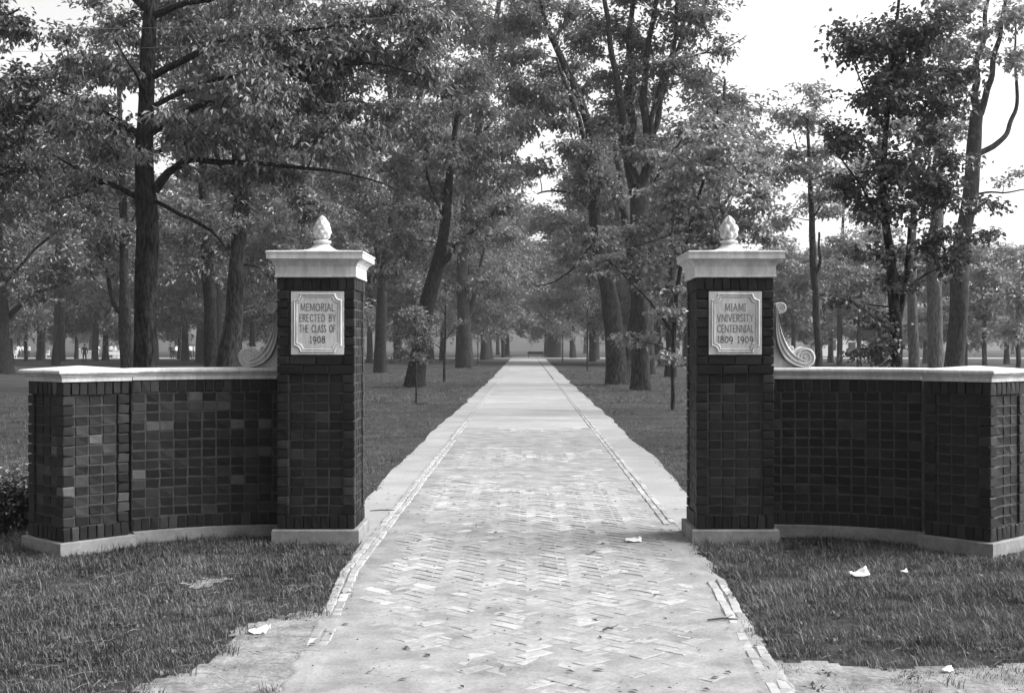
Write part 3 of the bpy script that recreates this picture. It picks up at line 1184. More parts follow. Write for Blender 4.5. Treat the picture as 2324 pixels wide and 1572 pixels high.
def crown_mesh(name, skel, blobs, L, W, cover, rng, mats, droop=0.5, nleaf=24, twig_r=0.012, flat=0.55, twigs=True, pxm=None, puff=0.42, up=0.5, org=None):
    """blobs: (centre, radii) ellipsoids filled with puffs of leaf clusters, each tied to the skeleton by a twig"""
    VV, FF, MM, SM, nv = [], [], [], [], 0

    def put(v, f, mi, sm):
        nonlocal nv
        VV.append(v)
        FF.append(f + nv)
        MM.append(np.full(len(f), mi))
        SM.append(np.full(len(f), sm))
        nv += len(v)
    nodes = [skel.arr()]
    allC, allD = [], []
    for c, r in blobs:
        area = math.pi * r[0] * r[2]
        nl = COV * cover * area / (0.5 * L * W * 0.62)
        ncl = max(2, int(nl / nleaf))
        npf = max(2, int(round(ncl / 13)))
        q = rng.normal(0, 1, (npf, 3))
        q = unit(q) * rng.uniform(0.12, 1, (npf, 1)) ** 0.45
        pc = c + q * r * 0.86
        # limbs to each puff, nearest first
        nd = np.concatenate(nodes)
        order = np.argsort([np.min(np.linalg.norm(nd - p, axis=1)) for p in pc])
        for oi in order:
            p = pc[oi]
            dist = np.linalg.norm(nd - p, axis=1) + up * np.maximum(0, nd[:, 2] - p[2])
            s = nd[np.argmin(dist)]
            ln = np.linalg.norm(p - s)
            k = 6
            t = np.linspace(0, 1, k)[:, None]
            midp = (s + p) / 2 + np.array([0, 0, 0.14 * ln]) + rng.normal(0, 0.05, 3) * ln
            pts = (1 - t) ** 2 * s + 2 * t * (1 - t) * midp + t ** 2 * p
            pts[1:-1] += rng.normal(0, 0.03 * ln, (k - 2, 3))
            r0 = min(0.05, twig_r * 1.1 + 0.006 * ln)
            tv, tf = tube_arrays(pts, np.linspace(r0, twig_r * 0.8, k), 5)
            put(tv, tf, 0, True)
            nd = np.concatenate([nd, pts[1:]])
            kcl = max(1, int(round(ncl / npf * rng.uniform(0.6, 1.4))))
            rr = np.asarray(r) * puff * rng.uniform(0.7, 1.25)
            cc = p + rng.normal(0, 0.55, (kcl, 3)) * rr * np.array([1, 1, 0.62])
            # twigs from the puff limb to clusters
            dvec = cc - pts[np.argmin(np.linalg.norm(pts[None] - cc[:, None], axis=2), axis=1)]
            if twigs:
                for ci in range(kcl):
                    s2 = cc[ci] - dvec[ci]
                    t4 = np.linspace(0, 1, 4)[:, None]
                    m2 = (s2 + cc[ci]) / 2 + np.array([0, 0, 0.12]) * np.linalg.norm(dvec[ci])
                    pp = (1 - t4) ** 2 * s2 + 2 * t4 * (1 - t4) * m2 + t4 ** 2 * cc[ci]
                    tv, tf = tube_arrays(pp, np.linspace(twig_r * 0.7, twig_r * 0.25, 4), 3)
                    put(tv, tf, 0, True)
            allC.append(cc)
            allD.append(unit(dvec))
        nodes = [nd]
    C, D = np.concatenate(allC), np.concatenate(allD)
    v, f = leaf_quads(C, D, nleaf, L, W, L * 1.75, droop, rng, flat)
    LEAFTOT[0] += len(f)
    put(v, f, 1, False)
    V = np.concatenate(VV)
    if org is not None: V = V - np.asarray(org)
    return quad_mesh(name, V, np.concatenate(FF), mats, np.concatenate(MM), np.concatenate(SM))


def wood_mesh(name, pts, rad, mat, n=12, step=0.4, org=(0, 0, 0), flare=0, seed=0, rough=0.05, wig=0.35):
    q, r = resample(pts, rad, step)
    rng = np.random.default_rng(seed + 5)
    k_ = len(q)
    kick = np.array([[mnoise.noise(Vector((i * step * 0.9 / max(0.05, r[0] * 6), seed * 3.1 + c * 7, 0.5))) for c in range(3)] for i in range(k_)])
    kick -= kick[0]
    env = np.minimum(1, np.arange(k_) / 4)[:, None]
    q = q + kick * env * wig * r[:, None]
    v, f = tube_arrays(q, r, n)
    v = v.reshape(len(q), n, 3)
    ph = rng.uniform(0, 6.28, 4)
    a = np.arange(n) * 2 * math.pi / n
    for i in range(len(q)):
        wob = 1 + rough * (np.sin(a * 3 + ph[0] + i * 0.13) + 0.7 * np.sin(a * 5 + ph[1] - i * 0.21) + 0.5 * math.sin(i * 0.9 + ph[3]))
        if flare:
            hgt = q[i][2] - q[0][2]
            wob = wob * (1 + flare * math.exp(-hgt / (1.6 * r[0])) * (0.6 + 0.5 * np.sin(a * 5 + ph[2])))
        v[i] = q[i] + (v[i] - q[i]) * wob[:, None]
    v = v.reshape(-1, 3) - np.asarray(org)
    return quad_mesh(name, v, f, [mat], smooth=np.ones(len(f), bool)), q


def tree(label, Y, trunk, limbs=(), blobs=(), leaf=M_LEAF, bark=M_BARK, L=None, W=None, cover=1.0, droop=0.5, seed=1, nleaf=24, name='park_tree',
         cat='tree', group='trees of the park', twigs=True, flat=0.55, depth=1.15, n=14, leaf_px=13.5, puff=0.48, up=0.5, flare=0.26, twig_r=None):
    """trunk: [(x, y, width)] in photo pixels at distance Y; limbs: (points, w0, w1[, dY]); blobs: (x, y, rx, ry[, dY])"""
    rng = np.random.default_rng(seed)
    s = Y / FD
    base = P(trunk[0][0], HY + EYE * FD / Y, Y)
    pts = [P(x, y, Y) for x, y, w in trunk]
    rad = [w * s / 2 for x, y, w in trunk]
    pts[0] = base - np.array([0, 0, 0.12])
    # gentle depth sway so that no trunk is planar
    root = empty(name, base)
    tag(root, label, cat, group)
    FEET.append((base[0], base[1], trunk[0][2] * s / 2))
    sk = Skel()
    me, q = wood_mesh('trunk', pts, rad, bark, n, max(0.25, 12 * s), base, flare, seed)
    link('trunk', me, root)
    sk.add(q[len(q) // 3:])
    for li, lm in enumerate(limbs):
        lp, w0, w1 = lm[:3]
        dy = lm[3] if len(lm) > 3 else rng.uniform(-1, 1) * 0.35
        m_ = len(lp)
        tot = sum(math.dist(a, b) for a, b in zip(lp[:-1], lp[1:]))
        l3, acc = [], 0
        for i, (x, y) in enumerate(lp):
            if i: acc += math.dist(lp[i], lp[i - 1])
            l3.append(P(x, y, Y + dy * acc * s))
        me, q = wood_mesh('limb', l3, np.linspace(w0, w1, m_) * s / 2, bark, max(6, n - 5), max(0.2, 9 * s), base, 0, seed + li, wig=1.5)
        link('limb', me, root)
        sk.add(q)
    L_ = L or leaf_px * s
    W_ = W or L_ * 0.52
    bl = []
    for b in blobs:
        x, y, rx, ry = b[:4]
        dY = b[4] if len(b) > 4 else rng.uniform(-0.5, 0.5) * (rx + ry) / 2 * s
        bl.append((P(x, y, Y + dY), np.array([rx * s, depth * (rx + ry) / 2 * s, ry * s])))
    if bl:
        me = crown_mesh('crown', sk, bl, L_, W_, cover, rng, [bark, leaf], droop, nleaf, twig_r or max(0.008, 0.9 * s), flat, twigs, puff=puff, up=up, org=base)
        link('crown', me, root)
    return root


HICK = dict(leaf=M_LEAFH, bark=M_BARKD)
# 1 the near dark trunk on the left
FEET = []
tree('tall dark ridged trunk standing behind the left curved wall, drooping leaves', 22,
     [(336, 988, 58), (335, 830, 51), (336, 700, 50), (336, 560, 49), (335, 450, 48), (333, 420, 42), (332, 300, 37), (335, 200, 35), (341, 100, 33), (344, 0, 30), (350, -150, 24), (355, -300, 16), (360, -450, 8)],
     [([(352, 432), (378, 400), (402, 372), (427, 359), (464, 362), (513, 375), (566, 369), (648, 380), (718, 383), (790, 390), (850, 408), (900, 432)], 21, 2, -0.2),
      ([(345, 300), (410, 259), (459, 243), (513, 232), (594, 216), (675, 213), (760, 225), (830, 235)], 18, 4, 0.25),
      ([(345, 175), (432, 127), (486, 97), (540, 84), (600, 76), (680, 70), (760, 60)], 17, 4, -0.3),
      ([(325, 315), (270, 270), (232, 237), (173, 213), (140, 205)], 18, 5, -0.2),
      ([(325, 455), (254, 418), (205, 399), (178, 386), (150, 370), (120, 350)], 14, 2, 0.2),
      ([(240, 412), (190, 437), (108, 461), (70, 480)], 8, 1.5, 0.2),
      ([(348, 455), (421, 491), (475, 515), (502, 540), (524, 577), (532, 600)], 10, 2, -0.3),
      ([(335, 25), (280, -20), (230, -60)], 16, 6, 0.3), ([(350, 35), (464, -5), (560, -40), (700, -90)], 16, 5, -0.2),
      ([(345, 245), (430, 195), (540, 165), (700, 150), (850, 140), (960, 170)], 13, 4, -0.15),
      ([(338, 250), (330, 200), (300, 150), (262, 90)], 10, 3, -0.6), ([(340, 350), (400, 330), (470, 310), (540, 300)], 9, 3, -0.5)],
     [(230, 140, 100, 90, .8), (440, 120, 130, 90, 1.4), (620, 120, 160, 90), (770, 170, 110, 100), (480, 290, 140, 50), (650, 290, 150, 55), (215, 300, 90, 60),
      (372, 262, 45, 26, -1.2), (570, 395, 120, 30), (730, 330, 110, 50), (870, 70, 110, 80), (400, 0, 180, 60, 1.6), (650, 0, 190, 60), (195, 390, 60, 22),
      (800, 110, 80, 50), (890, 150, 70, 66), (960, 190, 50, 60), (820, 250, 90, 46), (940, 60, 80, 50), (300, 60, 80, 50, 1.3), (160, 120, 50, 50), (150, 260, 60, 40), (250, 220, 70, 40), (560, 200, 130, 60, -1.5), (330, 352, 40, 14, -1.2), (420, 385, 50, 16), (500, 395, 60, 20), (700, 400, 80, 22), (790, 400, 50, 24), (480, 520, 40, 18), (220, 425, 50, 16), (130, 440, 50, 20), (420, 330, 60, 22, -.8), (300, 175, 40, 30), (690, 230, 120, 60), (860, 300, 70, 40), (770, 40, 90, 60), (140, 460, 50, 16)],
     L=0.13, W=0.066, cover=1.0, droop=1.0, seed=11, nleaf=26, n=22, twig_r=0.007, **HICK)
# 2
tree('leaning grey trunk forking into upright stems, second tree left of the 1908 pier', 32,
     [(510, 924, 60), (514, 830, 49), (530, 740, 41), (536, 650, 36), (546, 560, 34), (550, 490, 36), (553, 440, 36)],
     [([(558, 450), (565, 400), (569, 350), (571, 310), (579, 280), (590, 200), (600, 80), (610, -60)], 28, 8), ([(545, 450), (538, 390), (512, 290), (482, 190), (470, 90), (460, -40)], 24, 7),
      ([(543, 470), (525, 400), (490, 330), (468, 270), (450, 200)], 15, 5), ([(545, 600), (575, 598), (632, 626)], 6, 3), ([(572, 340), (640, 300), (690, 260)], 9, 3)],
     [(520, 90, 140, 90), (560, 230, 100, 70), (640, 220, 80, 90), (460, 230, 70, 70), (600, 60, 120, 90), (560, 480, 60, 40), (640, 430, 70, 50), (640, 600, 50, 30), (690, 320, 60, 60), (480, 380, 60, 40), (420, 60, 90, 70), (400, 320, 60, 50), (720, 140, 80, 80), (620, 340, 60, 46), (720, 470, 70, 40), (480, 560, 50, 30)],
     seed=12, cover=0.8, twig_r=0.012)
# 3
tree('straight dark trunk close left of the leaning forked tree', 42,
     [(478, 891, 32), (476, 760, 28), (470, 640, 27), (464, 520, 25), (458, 400, 20), (452, 250, 14), (450, 50, 8)],
     [([(468, 600), (500, 540), (530, 500)], 7, 3), ([(465, 520), (420, 470), (380, 455)], 7, 3)],
     [(450, 330, 80, 70), (470, 470, 80, 50), (430, 190, 100, 90), (400, 520, 60, 40), (500, 590, 50, 35), (430, 600, 50, 30)], bark=M_BARKD, seed=13, cover=0.8)
# 4
tree('forked trunk partly hidden behind the near dark trunk', 46,
     [(294, 881, 38), (293, 790, 33), (290, 725, 30), (286, 650, 21), (283, 540, 19), (278, 430, 16), (275, 330, 12), (268, 150, 8)],
     [([(286, 735), (262, 670), (245, 610), (225, 560), (200, 520)], 13, 4), ([(284, 560), (310, 480), (320, 420)], 8, 3)],
     [(270, 350, 80, 80), (225, 470, 80, 60), (300, 540, 60, 45), (210, 240, 80, 70), (190, 560, 70, 40), (150, 400, 70, 60), (180, 320, 70, 50), (240, 60, 80, 70), (310, 420, 60, 50), (160, 200, 60, 60), (240, 620, 60, 30)], seed=14, cover=0.8)
# 5
tree('broad tree at the left edge with low spreading limbs', 69,
     [(4, 849, 52), (0, 780, 41), (2, 720, 40), (-6, 600, 28), (0, 420, 18), (10, 200, 10)],
     [([(10, 728), (60, 684), (110, 655), (170, 625), (230, 590)], 15, 5), ([(8, 700), (14, 640), (40, 610), (100, 550), (170, 490)], 12, 4), ([(0, 640), (-40, 560), (-90, 480)], 12, 4)],
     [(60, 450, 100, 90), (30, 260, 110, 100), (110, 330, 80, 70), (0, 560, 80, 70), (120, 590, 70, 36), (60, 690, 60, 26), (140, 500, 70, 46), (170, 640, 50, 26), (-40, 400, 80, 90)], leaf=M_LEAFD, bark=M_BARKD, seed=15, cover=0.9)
# near tree outside the left edge, its leaves hang into the corner
tree('large-leaved boughs hanging in at the top left corner', 24,
     [(-230, 980, 50), (-225, 700, 44), (-220, 400, 38), (-215, 100, 28), (-200, -200, 14)],
     [([(-222, 420), (-120, 300), (-40, 230), (40, 190), (90, 180)], 18, 4), ([(-218, 250), (-120, 130), (-40, 60), (40, 20)], 16, 4), ([(-222, 500), (-130, 440), (-40, 400), (30, 390)], 12, 4)],
     [(10, 90, 55, 70), (0, 20, 60, 40), (-60, 160, 70, 70), (50, 230, 80, 60), (30, 320, 90, 60), (-60, 330, 90, 80), (60, 400, 60, 40), (90, 290, 60, 50), (-150, 100, 90, 100), (-30, 440, 60, 40)],
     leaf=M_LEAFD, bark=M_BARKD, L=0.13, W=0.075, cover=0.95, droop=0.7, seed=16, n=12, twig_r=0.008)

# centre left
tree('tree with V-shaped stems just right of the 1908 pier', 72,
     [(862, 847, 29), (863, 740, 25), (868, 650, 22), (880, 560, 21), (900, 460, 21), (917, 405, 22)],
     [([(914, 412), (905, 350), (895, 260), (885, 150), (880, 40)], 20, 7), ([(918, 410), (926, 330), (932, 250)], 9, 3), ([(920, 415), (936, 370), (945, 300), (952, 220), (965, 110)], 16, 6),
      ([(922, 420), (945, 405), (970, 380), (1000, 350), (1040, 340)], 8, 3), ([(867, 660), (852, 580), (840, 480), (835, 380)], 10, 4)],
     [(850, 470, 80, 60), (830, 330, 80, 80), (890, 350, 70, 70), (880, 560, 70, 40), (860, 180, 90, 90), (960, 180, 80, 80), (990, 330, 60, 50), (800, 520, 60, 50), (780, 420, 70, 50), (760, 300, 60, 60), (900, 80, 90, 60), (830, 600, 60, 30), (740, 600, 60, 40)], bark=M_BARKD, seed=21, cover=0.8)
tree('leaning park tree left of the path, forked at mid height, nearest to the gate', 46.8,
     [(938, 880, 46), (955, 790, 38), (968, 700, 35), (985, 640, 35), (1000, 560, 27), (1010, 480, 22), (1022, 380, 16), (1040, 250, 10)],
     [([(988, 622), (1030, 562), (1065, 522), (1110, 490), (1150, 478)], 15, 4), ([(1008, 500), (980, 420), (960, 350)], 9, 3)],
     [(1010, 310, 90, 80), (1070, 420, 90, 66), (960, 480, 70, 60), (1100, 330, 70, 70), (1010, 160, 100, 80), (900, 560, 90, 44), (1120, 480, 70, 40), (860, 610, 60, 30), (1030, 560, 60, 40), (790, 540, 70, 50), (920, 400, 70, 50), (1090, 240, 70, 50), (930, 260, 70, 60)],
     leaf=M_LEAF, bark=M_BARKD, seed=22, cover=0.85, droop=0.9)
tree('large double-stemmed tree left of the path in the middle distance', 88,
     [(1056, 835, 36), (1054, 740, 30), (1050, 650, 27), (1050, 560, 22), (1065, 430, 20), (1085, 300, 18), (1100, 210, 17), (1125, 80, 14), (1140, -40, 8)],
     [([(1062, 720), (1080, 660), (1095, 600), (1110, 500)], 13, 4), ([(1080, 330), (1130, 250), (1170, 200)], 9, 3)],
     [(1080, 380, 80, 66), (1130, 190, 90, 80), (1060, 600, 70, 46), (1150, 70, 100, 70), (1120, 520, 70, 46), (1110, 655, 46, 36), (1190, 260, 60, 60), (1040, 80, 90, 70), (1190, 400, 50, 50), (960, 30, 90, 60), (1060, 0, 100, 60), (1180, 20, 70, 50), (1160, 310, 60, 50), (1080, 250, 80, 50), (1030, 650, 40, 26)], seed=23, cover=0.85)
tree('V-stemmed tree farther along the left of the path', 140,
     [(1101, 817, 23), (1102, 740, 18), (1104, 690, 15), (1100, 600, 9), (1098, 480, 5)],
     [([(1105, 695), (1120, 640), (1140, 600), (1160, 560)], 9, 3)], [(1120, 600, 60, 56), (1160, 500, 60, 66), (1100, 670, 46, 24), (1080, 500, 60, 50), (1160, 640, 40, 40)], seed=24, cover=0.9, twigs=False)
# right of the path
tree('big tree right of the path whose stem sweeps left over the walk', 50,
     [(1402, 874, 54), (1392, 790, 44), (1384, 720, 42), (1374, 650, 37), (1358, 590, 32), (1346, 500, 26), (1341, 400, 23), (1339, 300, 21), (1316, 226, 19), (1291, 171, 17), (1262, 110, 14), (1235, 50, 11), (1220, -40, 8)],
     [([(1412, 860), (1424, 740), (1423, 640), (1415, 540), (1405, 430), (1395, 340), (1385, 240)], 36, 10), ([(1342, 420), (1322, 308), (1304, 238), (1284, 192), (1262, 130)], 13, 5), ([(1345, 480), (1300, 440), (1260, 430), (1220, 440)], 8, 3),
      ([(1350, 540), (1310, 600), (1260, 640), (1215, 650)], 6, 2)],
     [(1255, 180, 80, 80), (1322, 425, 62, 56), (1220, 360, 60, 40), (1330, 540, 60, 36), (1240, 50, 110, 60), (1365, 470, 70, 60), (1180, 330, 60, 60), (1330, 190, 60, 70), (1270, 590, 46, 24), (1350, 340, 60, 60), (1180, 120, 60, 60), (1300, 310, 60, 50), (1200, 30, 80, 50), (1270, 260, 70, 50), (1180, 230, 50, 50), (1330, 30, 60, 50), (1290, 520, 50, 26)],
     seed=31, cover=0.8, n=18, droop=0.8)
tree('vase-shaped tree right of the path, many upright stems fanning out', 43.6,
     [(1456, 887, 52), (1455, 850, 41), (1457, 750, 39), (1455, 640, 39), (1450, 540, 40), (1448, 470, 41), (1448, 420, 40)],
     [([(1440, 440), (1424, 360), (1414, 290), (1400, 200), (1389, 120), (1375, 20), (1365, -60)], 22, 8), ([(1445, 430), (1438, 300), (1435, 180), (1435, 90), (1438, 0), (1440, -80)], 22, 8),
      ([(1452, 430), (1459, 330), (1459, 240), (1463, 170), (1466, 92), (1484, 0), (1500, -80)], 22, 8), ([(1455, 430), (1478, 260), (1499, 171), (1526, 92), (1532, 10), (1536, -80)], 14, 6),
      ([(1458, 440), (1488, 320), (1514, 183), (1533, 134), (1563, 82), (1606, 0), (1630, -60)], 17, 6), ([(1533, 140), (1600, 122), (1640, 116), (1694, 82)], 6, 2), ([(1458, 470), (1475, 421), (1511, 360), (1548, 308)], 13, 5)],
     [(1400, 110, 80, 80), (1480, 60, 90, 70), (1560, 40, 70, 60), (1540, 170, 70, 50), (1645, 100, 50, 24), (1390, 260, 70, 60), (1470, 200, 60, 60), (1540, 280, 60, 50), (1330, 80, 70, 60), (1500, -40, 140, 60), (1450, 330, 60, 50), (1420, 10, 80, 50), (1540, 90, 50, 40), (1430, 180, 60, 40)], seed=32, cover=0.85, n=18)
tree('hazy dome-crowned tree behind the fan-shaped one', 78,
     [(1622, 842, 26), (1622, 700, 22), (1625, 500, 16), (1640, 300, 10), (1645, 180, 5)], [([(1624, 520), (1570, 420), (1540, 340)], 9, 3), ([(1626, 480), (1690, 380), (1720, 320)], 9, 3)],
     [(1640, 200, 90, 60), (1590, 290, 80, 60), (1690, 280, 70, 50), (1640, 360, 100, 60), (1570, 190, 50, 40), (1720, 360, 50, 40)], seed=33, cover=1.2, leaf=M_LEAF)
tree('young light-leaved maple reaching out behind the 1809 1909 pier', 30,
     [(1527, 933, 10), (1527, 780, 10), (1535, 650, 9), (1562, 520, 8), (1600, 400, 6), (1622, 300, 4), (1630, 240, 3)],
     [([(1530, 760), (1480, 690), (1430, 640), (1380, 590)], 6, 2, -0.2), ([(1530, 800), (1490, 780), (1430, 770)], 4, 1.5, -0.2), ([(1545, 600), (1620, 540), (1700, 510)], 5, 2, 0.2), ([(1580, 460), (1530, 450), (1470, 480)], 4, 2, 0.3), ([(1560, 520), (1500, 540), (1440, 560)], 4, 2, -0.3)],
     [(1600, 370, 110, 80), (1690, 450, 90, 60), (1560, 480, 90, 50), (1650, 300, 80, 60), (1470, 520, 50, 26), (1440, 610, 70, 26), (1385, 590, 40, 14), (1480, 660, 66, 24), (1520, 720, 50, 30), (1440, 770, 40, 10), (1545, 590, 60, 40), (1720, 530, 60, 36), (1680, 380, 70, 50), (1530, 800, 30, 30), (1440, 600, 60, 20), (1480, 655, 60, 20), (1400, 590, 50, 16), (1390, 520, 40, 18), (1440, 540, 50, 22), (1450, 770, 46, 12), (1500, 700, 40, 20), (1600, 560, 60, 40), (1500, 450, 50, 30)],
     leaf=M_LEAFL, L=0.14, W=0.1, cover=1.35, droop=0.6, seed=34, nleaf=16, flat=0.22, n=8, twig_r=0.006, group='trees of the park', name='maple_tree')
tree('dark upright trunk seen just left of the 1809 1909 pier', 62,
     [(1523, 856, 26), (1520, 760, 22), (1522, 650, 19), (1530, 500, 14), (1535, 350, 8)], [], [(1530, 450, 70, 60), (1500, 560, 50, 40), (1560, 360, 60, 60)], bark=M_BARKD, seed=35, cover=0.8)
tree('stout trunk half hidden behind the vase-shaped tree', 68,
     [(1477, 850, 24), (1476, 750, 20), (1478, 600, 17), (1482, 450, 12), (1485, 300, 7)], [], [(1490, 440, 60, 50), (1480, 330, 70, 60), (1440, 520, 50, 40)], seed=36, cover=0.8)
# right side
tree('near dark broad-leaved tree with twin stems behind the right curved wall', 20,
     [(2040, 1008, 32), (2037, 830, 27), (2030, 700, 26), (2024, 600, 22), (2010, 500, 18), (2000, 400, 15), (2010, 280, 12), (2025, 150, 10), (2040, 0, 7), (2050, -120, 4)],
     [([(2040, 730), (2050, 660), (2058, 600), (2066, 520), (2082, 430), (2112, 330), (2130, 220)], 14, 4), ([(2012, 520), (1960, 430), (1920, 370), (1890, 340)], 7, 2, -0.3), ([(2010, 300), (1960, 200), (1930, 130)], 7, 2, 0.3),
      ([(2068, 510), (2140, 460), (2200, 440), (2250, 455)], 7, 2, 0.2), ([(2030, 700), (1980, 690), (1930, 690), (1885, 665)], 4, 1.5, -0.4), ([(2035, 760), (2000, 770), (1970, 800)], 4, 1.5, -0.3), ([(2050, 660), (2110, 610), (2160, 600)], 5, 2, -0.2), ([(2020, 180), (2080, 100), (2120, 50)], 6, 2, -0.2)],
     [(2010, 80, 90, 76), (2100, 60, 86, 76), (1945, 110, 56, 66), (2000, 225, 80, 70), (2090, 220, 80, 76), (1960, 300, 56, 50), (2060, 370, 90, 60), (1890, 325, 46, 40), (1930, 410, 60, 46), (2120, 440, 70, 50), (2000, 480, 76, 46), (2090, 540, 70, 46),
      (2180, 430, 50, 34), (1975, 585, 50, 26), (2040, 640, 60, 30), (2140, 600, 50, 30), (1910, 690, 36, 16), (2000, 730, 40, 26), (1975, 800, 40, 22), (2020, 790, 26, 30), (2245, 470, 40, 18), (2220, 530, 30, 26), (2150, 330, 60, 50), (2160, 150, 50, 60)],
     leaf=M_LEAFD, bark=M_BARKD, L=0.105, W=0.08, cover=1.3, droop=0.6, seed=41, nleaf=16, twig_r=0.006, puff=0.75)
tree('tall pale forked tree at the right edge against the white sky', 45,
     [(2160, 884, 46), (2174, 780, 42), (2178, 650, 40), (2190, 520, 36), (2205, 420, 34), (2215, 340, 32), (2222, 250, 29)],
     [([(2219, 260), (2214, 180), (2225, 120), (2240, 60), (2250, -20)], 20, 8), ([(2225, 260), (2247, 190), (2262, 120), (2275, 60), (2288, -30)], 17, 7), ([(2210, 356), (2250, 330), (2284, 300), (2303, 255), (2308, 195), (2302, 130), (2306, 60)], 15, 4), ([(2200, 440), (2260, 440), (2324, 432)], 6, 3)],
     [(2260, 70, 60, 60), (2190, 110, 50, 50), (2310, 150, 30, 36), (2200, 20, 80, 40), (2300, 20, 60, 46), (2160, 200, 40, 40), (2300, 400, 30, 24), (2150, 30, 70, 50), (2280, 120, 50, 40), (2170, 320, 50, 40)], seed=42, cover=0.7, leaf=M_LEAFL)
tree('pale straight trunk behind the near dark broad-leaved tree', 55,
     [(2124, 866, 36), (2121, 700, 33), (2122, 560, 31), (2130, 450, 28), (2132, 250, 16), (2135, 80, 8)], [([(2131, 440), (2090, 330), (2080, 250)], 10, 4)], [(2120, 150, 70, 60), (2090, 280, 60, 50), (2150, 290, 50, 40)], bark=M_BARKL, seed=43, cover=0.6)
tree('slender dark tree with thin pale crown right of the 1809 1909 pier', 50,
     [(1858, 874, 17), (1853, 720, 17), (1846, 600, 16), (1842, 480, 13), (1836, 370, 9), (1832, 250, 5)],
     [([(1848, 640), (1860, 580), (1857, 525)], 9, 5), ([(1842, 500), (1862, 470), (1880, 440)], 5, 2), ([(1837, 400), (1815, 350), (1800, 300)], 4, 2)],
     [(1840, 280, 60, 46), (1825, 400, 50, 40), (1860, 215, 46, 36), (1795, 360, 40, 50), (1890, 470, 40, 30), (1790, 250, 50, 36), (1760, 420, 50, 40), (1850, 350, 60, 50), (1880, 420, 50, 40), (1780, 500, 50, 36)], seed=44, cover=0.7, leaf=M_LEAFL)
tree('pale stout trunk in the gap right of the twin stems', 60, [(2074, 859, 26), (2072, 760, 24), (2070, 650, 20), (2072, 500, 14), (2080, 300, 7)], [], [(2080, 420, 60, 50), (2060, 560, 60, 40), (2090, 300, 60, 50)], bark=M_BARKL, seed=45, cover=0.6)
# dense bushy trees low on the right
for k, (x, Y, bl, lab) in enumerate([
    (1800, 95, [(1800, 690, 70, 56), (1850, 640, 60, 50), (1770, 620, 40, 40)], 'dense dark bushy tree filling the gap beside the right scroll'),
    (1950, 90, [(1960, 690, 70, 50), (1920, 620, 60, 40), (2000, 640, 50, 40)], 'bushy tree between the slender tree and the twin stems'),
    (2235, 80, [(2235, 690, 76, 60), (2250, 620, 56, 50), (2190, 730, 46, 36)], 'rounded dark bushy tree beyond the right end pier'),
    (2310, 60, [(2310, 680, 56, 60), (2320, 610, 40, 40), (2290, 740, 46, 30)], 'pale bushy tree cut by the right edge of the photo')]):
    tree(lab, Y, [(x, HY + EYE * FD / Y, 12), (x, 720, 9), (x + 5, 640, 5)], [], bl, leaf=(M_LEAF, M_LEAFL)[k == 3], seed=50 + k, cover=1.3, twigs=False)
# far trunks that can be told apart under the canopy
FAR = [
    (126, 99, 18, 'thin dark trunk, left one of the close pair beyond the left end pier', M_BARKD), (138, 122, 19, 'thin dark trunk, right one of the close pair beyond the left end pier', M_BARKD),
    (59, 130, 8, 'slim trunk in front of the white-shirted group at far left', M_BARK), (98, 150, 9, 'slim trunk at the right end of the white-shirted group at far left', M_BARK),
    (173, 148, 8, 'slim trunk behind the left tennis net', M_BARK), (241, 148, 8, 'slim trunk at the right end of the tennis nets', M_BARK),
    (407, 146, 9, 'slim trunk standing over the seated group between the big trunks', M_BARK), (455, 117, 19, 'grey trunk left beside the straight dark one', M_BARK), (496, 100, 16, 'grey trunk between the straight dark one and the leaning one', M_BARK),
    (573, 110, 13, 'thin trunk showing behind the left scroll', M_BARK), (838, 115, 13, 'grey trunk right against the 1908 pier', M_BARK), (902, 150, 16, 'trunk behind the leafy sapling', M_BARKD),
    (975, 148, 20, 'broad trunk behind the forked sapling', M_BARKD), (1142, 165, 8, 'slim trunk left of the path end', M_BARK), (1258, 172, 30, 'broad dark low-crowned tree right of the path end', M_BARKD),
    (1350, 145, 20, 'hazy trunk left of the sweeping tree', M_BARK), (1560, 120, 14, 'grey far trunk behind the pier with the two dates', M_BARK), (1985, 120, 14, 'grey trunk between the slender tree and the twin stems', M_BARK),
    (1905, 100, 12, 'thin trunk before the white house', M_BARK), (760, 120, 14, 'grey far trunk behind the pier left of the path', M_BARK), (680, 90, 16, 'dark trunk rising behind the left scroll top', M_BARKD),
]
for k, (x, Y, w, lab, bk) in enumerate(FAR):
    rr = np.random.default_rng(100 + k)
    yb = HY + EYE * FD / Y
    s = 1.0
    lean = rr.uniform(-14, 14)
    top = 330 + rr.uniform(-60, 60)
    low = 655 if Y < 140 else 690
    if x == 1258:
        bl = [(1255, 690, 76, 46), (1228, 640, 60, 40), (1290, 700, 50, 30), (1270, 640, 60, 40), (1260, 580, 60, 40)]
        top = 560
    else:
        bl = [(x + lean * 0.4 + rr.uniform(-30, 30), low - 30 + rr.uniform(-20, 30), 52, 34), (x + lean * 0.6 + rr.uniform(-40, 40), low - 110, 66, 46), (x + lean * 0.8 + rr.uniform(-40, 40), low - 200, 70, 56),
              (x + lean + rr.uniform(-30, 30), top, 66, 60)]
    tree(lab, Y, [(x, yb, w * 1.1), (x + lean * 0.1, yb - 60, w), (x + lean * 0.4, 640, w * 0.8), (x + lean * 0.7, 500, w * 0.55), (x + lean, top, w * 0.25)], [], bl, leaf=M_LEAF_LIT, bark=bk, seed=200 + k, cover=0.8, twigs=False, n=9, leaf_px=10, nleaf=30, flare=0.25)


# saplings on the lawn
def px_tree(*a, **k): return tree(*a, name='sapling', group='young trees on the lawn', flare=0.0, n=6, **k)


